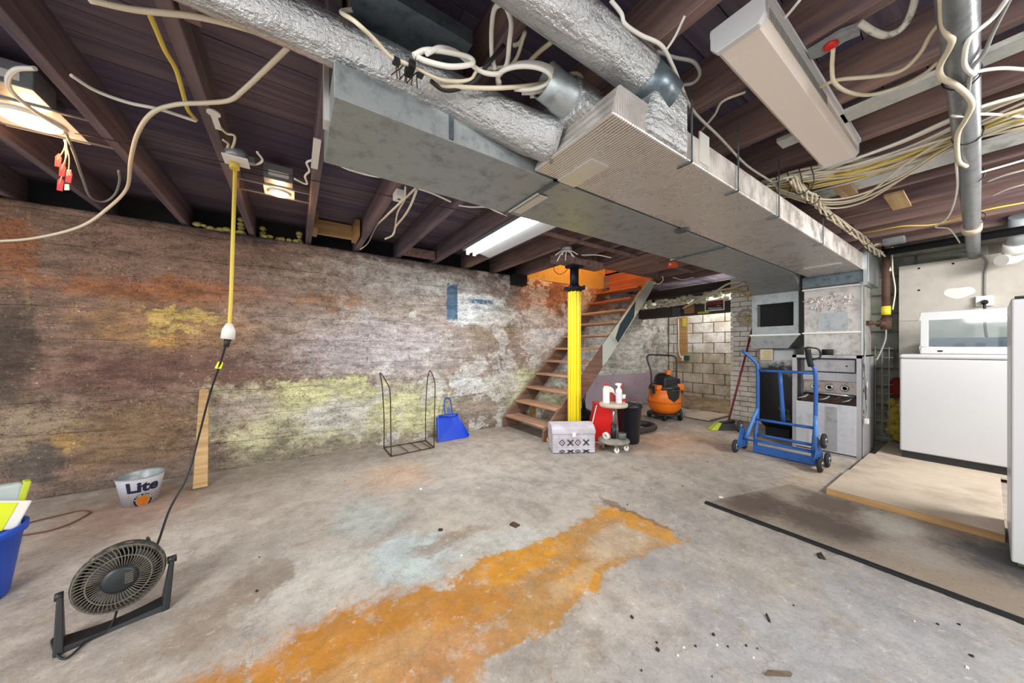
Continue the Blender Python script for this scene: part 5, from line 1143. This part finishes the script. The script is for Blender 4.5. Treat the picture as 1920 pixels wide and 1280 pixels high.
# cables over the pipes near the centre top
cable([pz(700, 40, 2.17), pz(680, 20, 2.17), pz(640, 22, 2.10), pz(665, 40, 1.99), pz(700, 72, 1.98), pz(725, 100, 1.975), pz(740, 112, 1.975)], .006, M_cream, 'cream cable draped over the round foil pipe beside the grey duct')
cable([pz(735, 108, 1.975), pz(775, 125, 1.975), pz(830, 150, 1.98), pz(880, 150, 2.02), pz(900, 130, 2.05), pz(960, 120, 2.1), pz(985, 60, 2.15)], .006, M_cream, 'cream cable lying along the foil pipe from the black splice')
cable([pz(775, 104, 1.99), pz(800, 94, 2.02), pz(840, 98, 2.05), pz(880, 108, 2.06), pz(885, 120, 2.04), pz(845, 125, 1.99), pz(800, 115, 1.98), pz(782, 106, 1.98)], .008, M_whitec, 'white cable loop resting on the round foil pipe')
cable([pz(800, 100, 2.0), pz(825, 90, 2.05), pz(855, 98, 2.08), pz(880, 118, 2.06), pz(905, 135, 2.04), pz(935, 138, 2.05), pz(950, 120, 2.08), pz(955, 80, 2.1), pz(958, 40, 2.14), pz(945, 10, 2.17), pz(928, 15, 2.17), pz(922, 50, 2.15), pz(922, 100, 2.1), pz(928, 132, 2.06)], .008, M_whitec, 'white cable rising in a tall narrow loop left of the upper foil pipe')
m = MB()
for k in range(4):
    cc = [pz(983+(50+3*k)*math.cos(a)+3*k, 146-(22+4*k)*math.sin(a)+2*k, 2.05+.012*k) for a in [PI+.4+(2*PI-.9*k*.3)*-i/16 for i in range(15)]]
    m.tube(smooth(cc, 3), .008, 7)
obj('cable_coil', m, M_whitec, None, 'coil of white cable hanging between the two foil pipes', 'cable')
cable([pz(800, 158, 1.98), pz(870, 164, 1.99), pz(940, 165, 2.03), pz(1010, 158, 2.08), pz(1050, 145, 2.12), pz(1080, 138, 2.14), pz(1090, 148, 2.14), pz(1070, 150, 2.14)], .0075, M_cream, 'cream cable running under the coil to the bare collar')
cable([pz(808, 152, 1.975), pz(830, 168, 1.975), pz(855, 168, 1.98), pz(890, 152, 2.02), pz(915, 120, 2.06), pz(945, 85, 2.12)], .007, M_blackc, 'black cable hugging the round foil pipe below the white loops')
cable([pz(985, 60, 2.15), pz(975, 80, 2.15), pz(962, 85, 2.15)], .007, M_cream, 'short cream cable beside the tall narrow loop')
cable([pz(1035, 78, 2.16), pz(1010, 98, 2.16), pz(985, 124, 2.16)], .008, M_cream, 'cream cable crossing the dark bay between the foil pipes')
sp = thing('black_splice', 'charred black splice block with loose strands on the round foil pipe', 'splice', pz(760, 118, 1.97))
s1_ = pz(737, 112, 1.972); s2_ = pz(793, 142, 1.972)
obj('block', MB().beam(s1_.lerp(s2_, .45), s1_.lerp(s2_, .65), .05, .02), M_dark, sp); obj('clip', MB().beam(s1_, s1_.lerp(s2_, .2), .022, .012), M_black, sp); obj('clip', MB().beam(s1_.lerp(s2_, .8), s2_, .022, .012), M_black, sp)
for k in range(9):
    a = s1_.lerp(s2_, .15+.09*k); obj('strand', MB().tube([a, a+Vector((rnd.uniform(-.01, .01), .02, -.004)), a+Vector((rnd.uniform(-.01, .01), .045, -.012))], .002, 5), M_rust, sp)
CR[0] = .74
cable([pz(1145, 0, 2.16), pz(1165, 25, 2.14), pz(1172, 45, 2.12), pz(1200, 65, 2.12), pz(1240, 85, 2.12), pz(1260, 120, 2.12), pz(1275, 155, 2.12), pz(1300, 208, 2.14), pz(1350, 258, 2.14), pz(1400, 310, 2.13), pz(1448, 342, 2.12), pz(1460, 358, 2.10)], .0085, M_whitec, 'long white cable running beside the upper foil pipe to the cable bundle')
cable([pz(1232, 97, 2.14), pz(1265, 108, 2.14), pz(1300, 116, 2.14), pz(1312, 138, 2.14), pz(1300, 155, 2.14), pz(1278, 160, 2.14)], .0085, M_greyc, 'grey cable loop right of the raised boot')
cable([pz(1284, 30, 2.18), pz(1265, 70, 2.16), pz(1246, 98, 2.14)], .006, M_whitec, 'thin white cable slanting above the grey loop')
cable([pz(1398, 172, 2.17), pz(1355, 190, 2.17), pz(1340, 215, 2.16), pz(1315, 245, 2.15)], .007, M_cream, 'cream cable emerging left of the white light fixture')
cable([pz(1500, 0, 2.18), pz(1475, 30, 2.18), pz(1455, 50, 2.18)], .006, M_whitec, 'thin white cable above the white light fixture')
cable([pz(1612, 42, 2.16), pz(1640, 60, 2.13), pz(1665, 66, 2.12), pz(1692, 52, 2.12), pz(1708, 25, 2.14), pz(1718, -10, 2.16)], .013, dirty('grimy_white_hose', 'd5d2c6', '4b463f', .5, .6, 0, 30), 'thick grimy white cable sagging from the first right joist')
cable([pz(1562, 92, 2.15), pz(1560, 130, 2.12), pz(1565, 155, 2.10), pz(1590, 172, 2.10), pz(1630, 178, 2.11), pz(1680, 165, 2.12), pz(1730, 140, 2.14), pz(1760, 115, 2.15)], .009, M_cream, 'cream cable hanging from the red ceiling box in a wide sag')
cable([pz(1535, 165, 2.16), pz(1570, 150, 2.14), pz(1640, 143, 2.13), pz(1690, 132, 2.13), pz(1725, 100, 2.14), pz(1745, 65, 2.15), pz(1770, 35, 2.15)], .009, M_cream, 'cream cable curving up to the drain pipe above the wide sag')
cable([pz(1766, -10, 2.10), pz(1768, 40, 2.10), pz(1775, 60, 2.09), pz(1785, 75, 2.08), pz(1778, 95, 2.08), pz(1762, 125, 2.08), pz(1765, 145, 2.07), pz(1790, 158, 2.06), pz(1815, 180, 2.05), pz(1822, 200, 2.05), pz(1810, 225, 2.05), pz(1795, 255, 2.05), pz(1797, 300, 2.05), pz(1812, 312, 2.05)], .012, M_cream, 'thick cream cable snaking down beside the grey drain pipe')
cable([pz(1890, -5, 2.14), pz(1860, 35, 2.12), pz(1818, 72, 2.08), pz(1808, 110, 2.06), pz(1812, 128, 2.06), pz(1825, 140, 2.06)], .009, M_whitec, 'white cable slanting from the top right to the drain pipe')
cable([pz(1895, -5, 2.15), pz(1862, 60, 2.12), pz(1845, 100, 2.09), pz(1822, 130, 2.07), pz(1815, 170, 2.06), pz(1808, 195, 2.05)], .008, M_greyc, 'grey cable slanting from the top right behind the white one')
cable([pz(1822, 137, 2.09), pz(1850, 131, 2.1), pz(1885, 128, 2.12), pz(1930, 131, 2.13)], .008, M_whitec, 'white cable bowing out to the right picture edge under the whitewashed board')
cable([pz(1784, 215, 2.08), pz(1800, 218, 2.07), pz(1850, 214, 2.10), pz(1925, 220, 2.12)], .008, M_whitec, 'white cable tied round the drain pipe and running right')
cable([pz(1812, 330, 2.07), pz(1850, 320, 2.10), pz(1930, 297, 2.14)], .008, M_whitec, 'white cable running right from the drain pipe below the second whitewashed board')
cable([pz(1852, 340, 2.15), pz(1885, 328, 2.15), pz(1930, 316, 2.15)], .007, M_whitec, 'upper of two short white cable ends at the right edge')
cable([pz(1862, 366, 2.15), pz(1890, 354, 2.15), pz(1930, 343, 2.15)], .007, M_whitec, 'lower of two short white cable ends at the right edge')
cable([pz(1793, 305, 2.06), pz(1795, 350, 2.06), pz(1788, 385, 2.06), pz(1775, 410, 2.06), pz(1754, 425, 2.06), pz(1778, 428, 2.06), pz(1790, 440, 2.06), pz(1800, 455, 2.06)], .007, M_whitec, 'white cable wandering down left of the drain pipe to its coupling')
cable([pz(1594, 441, 2.15), pz(1640, 433, 2.13), pz(1690, 424, 2.12), pz(1750, 421, 2.12), pz(1810, 405, 2.13), pz(1850, 393, 2.14), pz(1930, 378, 2.15)], .008, M_yellowc, 'single yellow cable crossing the far right joists')
CR[0] = 1.0
# the loose bundle of cables crossing under the right joists
base = [(1940, 205), (1850, 232), (1770, 262), (1690, 290), (1610, 315), (1540, 330), (1480, 345), (1432, 352)]
for k in range(22):
    o1, o2, o3 = rnd.uniform(-1, 1), rnd.uniform(-1, 1), rnd.uniform(-1, 1); dip = rnd.uniform(0, 1)**2*34 if k % 3 == 0 else 0
    pts = []
    for i, (a, b2) in enumerate(base):
        u_ = i/7; sp_ = 36*(1-u_)+22*u_*(1 if i < 7 else .4)
        off = sp_*(o1*(1-u_)+o2*u_)+7*math.sin(u_*5+o3*3)+dip*math.sin(PI*min(1, u_*1.15))
        pts.append(pz(a+rnd.uniform(-6, 6), b2+off, 2.158-.035*rnd.random()-(.02 if dip else 0)))
    cable(pts, rnd.uniform(.0058, .008), M_yellowc if k in (4, 9, 15) else (M_cream if k % 4 else M_whitec),
          'yellow electrical cable in the loose bundle crossing under the right joists' if k in (4, 9, 15) else 'cream electrical cable in the loose bundle crossing under the right joists',
          group='yellow bundle cables' if k in (4, 9, 15) else 'cream bundle cables', k=4, n=6)
for k in range(4):
    a = 1520-k*22; b2 = 340+k*6
    obj('tie_wire', MB().tube(smooth([pz(a, b2-30, 2.12), pz(a+6, b2, 2.10), pz(a-8, b2+30, 2.12)], 4), .003, 5), M_blackc, None, 'black tie wire around the loose cable bundle near the foil duct', 'wire', 'bundle tie wires')
CR[0] = .74
for k, (sg_, sh) in enumerate(((0, 0), (9, 4), (16, 10), (5, 22))):
    cable([pz(1455, 352+k*3, 2.12), pz(1500, 366+sg_*.6, 2.09), pz(1560, 374+sg_, 2.07), pz(1620, 362+sg_, 2.07), pz(1690, 330+sg_-sh, 2.09), pz(1760, 285+sg_-sh, 2.11), pz(1850, 240+sg_-sh, 2.14), pz(1940, 205-sh, 2.15)], .008, M_cream, ['upper', 'second', 'third', 'lowest'][k]+' of four cream cables sagging below the loose bundle', k=5, n=6)
CR[0] = 1.0
# twisted harness along the top edge of the supply duct
core = smooth([(2.42, .65, 2.10), (2.7, .650, 2.085), (3.0, .650, 2.08), (3.6, .645, 2.07), (4.3, .63, 2.07), (4.9, .62, 2.05)], 12)
for k in range(6):
    pts = [p+Vector((0, .019*math.cos(i*.22+k*1.05)*(1+.5*math.sin(i*.5+k)), .017*math.sin(i*.22+k*1.05)+.007*math.sin(i*.9+k*2))) for i, p in enumerate(core)]
    obj('cable', MB().tube(pts, .0062, 6), M_cream, None, 'cream cable in the twisted harness along the supply duct edge', 'cable', 'harness cables')
for k in range(5):
    p = core[8+k*10]; obj('cable_tie', MB().tube([p+Vector((0, .033*math.cos(a), .033*math.sin(a))) for a in [2*PI*i/12 for i in range(12)]], .003, 5, True), M_blackc, None, 'black tie around the twisted cable harness', 'cable tie', 'harness ties')
# strip of wood under the joists, orange box, cables near the stairs
s0 = pz(1000, 433, 2.165); s1 = pz(1300, 512, 2.165)
obj('wood_strip', MB().beam((s0.x, s0.y, 2.178), (s1.x, s1.y, 2.178), .05, .018), M_joist2, None, 'long brown wooden strip nailed under the joists left of the grey duct', 'batten')
oc = pz(1261, 498, 2.12); og = thing('orange_box', 'bright orange electrical box on the wooden strip by the grey duct', 'electrical box', oc)
obj('box', MB().box((oc.x-.05, oc.y-.04, 2.10), (oc.x+.05, oc.y+.04, 2.168)), solid('orange_box', 'd9562a', .5), og, bevel=.008); obj('knockout', MB().cyl((oc.x-.052, oc.y, 2.13), (oc.x-.04, oc.y, 2.13), .015, 10), M_whitepl, og)
kb = pz(1062, 470, 2.14); kk = thing('ceiling_box', 'pale octagon box with spiky cable ends above the yellow post', 'electrical box', kb)
obj('box', MB().lathe([(.06, 0), (.06, .04)], kb, 8), M_galv, kk)
for k in range(7):
    a = 2*PI*k/7; obj('wire_end', MB().tube(smooth([kb, kb+Vector((.06*math.cos(a), .06*math.sin(a), -.01)), kb+Vector((.12*math.cos(a), .12*math.sin(a), -.05-.02*(k % 3)))], 4), .006, 6), M_whitec, kk)
cable([pz(1090, 478, 2.15), pz(1120, 478, 2.15), pz(1146, 483, 2.14)], .006, M_whitec, 'white cable end right of the spiky octagon box')
cable([py_(1038, 497, 3.0), py_(1040, 508, 3.0), py_(1050, 514, 3.0), py_(1062, 507, 3.0), py_(1064, 498, 3.0)], .004, M_blackc, 'thin dark wire loop hanging before the yellow stairwell wall')
cable([pz(1226, 531, 2.1), pz(1236, 532, 2.1), pz(1243, 525, 2.14), pz(1242, 518, 2.16)], .008, M_whitec, 'white cable hook right of the stair top')
cable([px_(1290, 573, 5.6), px_(1315, 556, 5.5), px_(1345, 545, 5.4), px_(1372, 540, 5.3), px_(1398, 530, 5.2)], .016, M_cream, 'lower cream cable over the sign towards the grey duct')
cable([px_(1280, 578, 5.6), px_(1310, 562, 5.5), px_(1335, 550, 5.4), px_(1365, 532, 5.3), px_(1390, 528, 5.2)], .014, M_whitec, 'upper white cable over the sign towards the grey duct')
cable([px_(1365, 545, 5.55), px_(1385, 545, 5.5), px_(1400, 555, 5.5), px_(1408, 550, 5.5)], .012, M_yellowc, 'yellowish cable on top of the white brick pier')
db = thing('dark_room_light', 'small lit fitting in the dark joists beyond the stairs', 'light fixture', pz(1303, 552, 2.15))
dc = pz(1303, 549, 2.13); obj('body', MB().box((dc.x-.04, dc.y-.1, 2.12), (dc.x+.04, dc.y+.1, 2.188)), M_whitepl, db); obj('lamp', MB().ball((dc.x-.02, dc.y+.05, 2.11), .018, 10), emis('small_lamp', (1, 1, 1), 6), db)
obj('mount_bar', MB().box((dc.x-.26, dc.y-.02, 2.175), (dc.x+.26, dc.y+.02, 2.19)), M_steel, db)
lamp('POINT', 'dark_room_lamp', (dc.x, dc.y, 2.04), 9, (1, .98, .95), .03)
cable([pz(1262, 520, 2.16), pz(1280, 524, 2.16), pz(1300, 520, 2.15)], .007, M_whitec, 'white cable under the dark joists beyond the stairs')

# ---------------------------------------------------------------- debris on the floor
M_char = solid('charred_scrap', '2b2724', .8, 0, .3)
def chip(px, q_, w_, l_, h_, ang, mt, label, name='floor_scrap', cat='debris', group=None):
    c_ = pz(px, q_, 0); Mx = Matrix.Translation(c_) @ Matrix.Rotation(ang, 4, 'Z')
    vs = [(-w_, -l_*.7, 0), (w_*.8, -l_, 0), (w_, l_*.8, 0), (-w_*.7, l_, 0)]
    obj(name, MB().hexa([Mx @ Vector(v) for v in vs]+[Mx @ Vector((v[0]*.8, v[1]*.8, h_*(1+.3*i))) for i, v in enumerate(vs)]), mt, None, label, cat, group)
chip(965, 985, .022, .03, .008, .4, M_rust, 'dark flake of rusted metal on the floor near the orange stain'); chip(826, 994, .010, .014, .006, 1, M_char, 'small black pebble on the floor left of the rusted flake')
chip(1540, 1045, .020, .014, .010, .7, M_char, 'black plastic clip lying before the dark edge strip'); chip(1538, 1043, .006, .03, .012, 1.6, M_char, 'black prong beside the black plastic clip')
chip(1440, 1160, .004, .022, .006, -1.0, M_char, 'thin black stick on the bluish floor'); chip(1233, 1219, .006, .007, .005, .3, M_char, 'tiny black pebble at the lower middle of the floor')
chip(648, 902, .006, .022, .004, .5, M_newwood, 'pale wood splinter on the floor before the wire rack'); chip(789, 917, .010, .012, .004, .1, M_whitepl, 'small white chip on the floor before the dustpan')
chip(1185, 1158, .005, .006, .005, 0, M_char, 'tiny black pebble beside the orange stain'); chip(1352, 932, .012, .016, .004, .8, M_whitepl, 'small white chip on the far corner of the brown sheet')
rnd2 = random.Random(8)
for k in range(34):
    a = rnd2.choice(((1300, 1900, 1060, 1270), (1200, 1420, 1200, 1275), (480, 1000, 1000, 1130), (1150, 1330, 860, 960)))
    s_ = rnd2.uniform(.002, .0045)
    chip(rnd2.uniform(a[0], a[1]), rnd2.uniform(a[2], a[3]), s_, s_*1.3, s_, rnd2.uniform(0, 3), M_char if k % 3 else M_whitepl, 'crumb of grit scattered on the concrete floor', 'grit', 'grit', 'floor grit')
chip(1460, 1265, .006, .05, .008, .95, dirty('old_stick', '6d5f4c', '4a4036'), 'brown stick on the floor at the lower right', 'stick', 'stick')
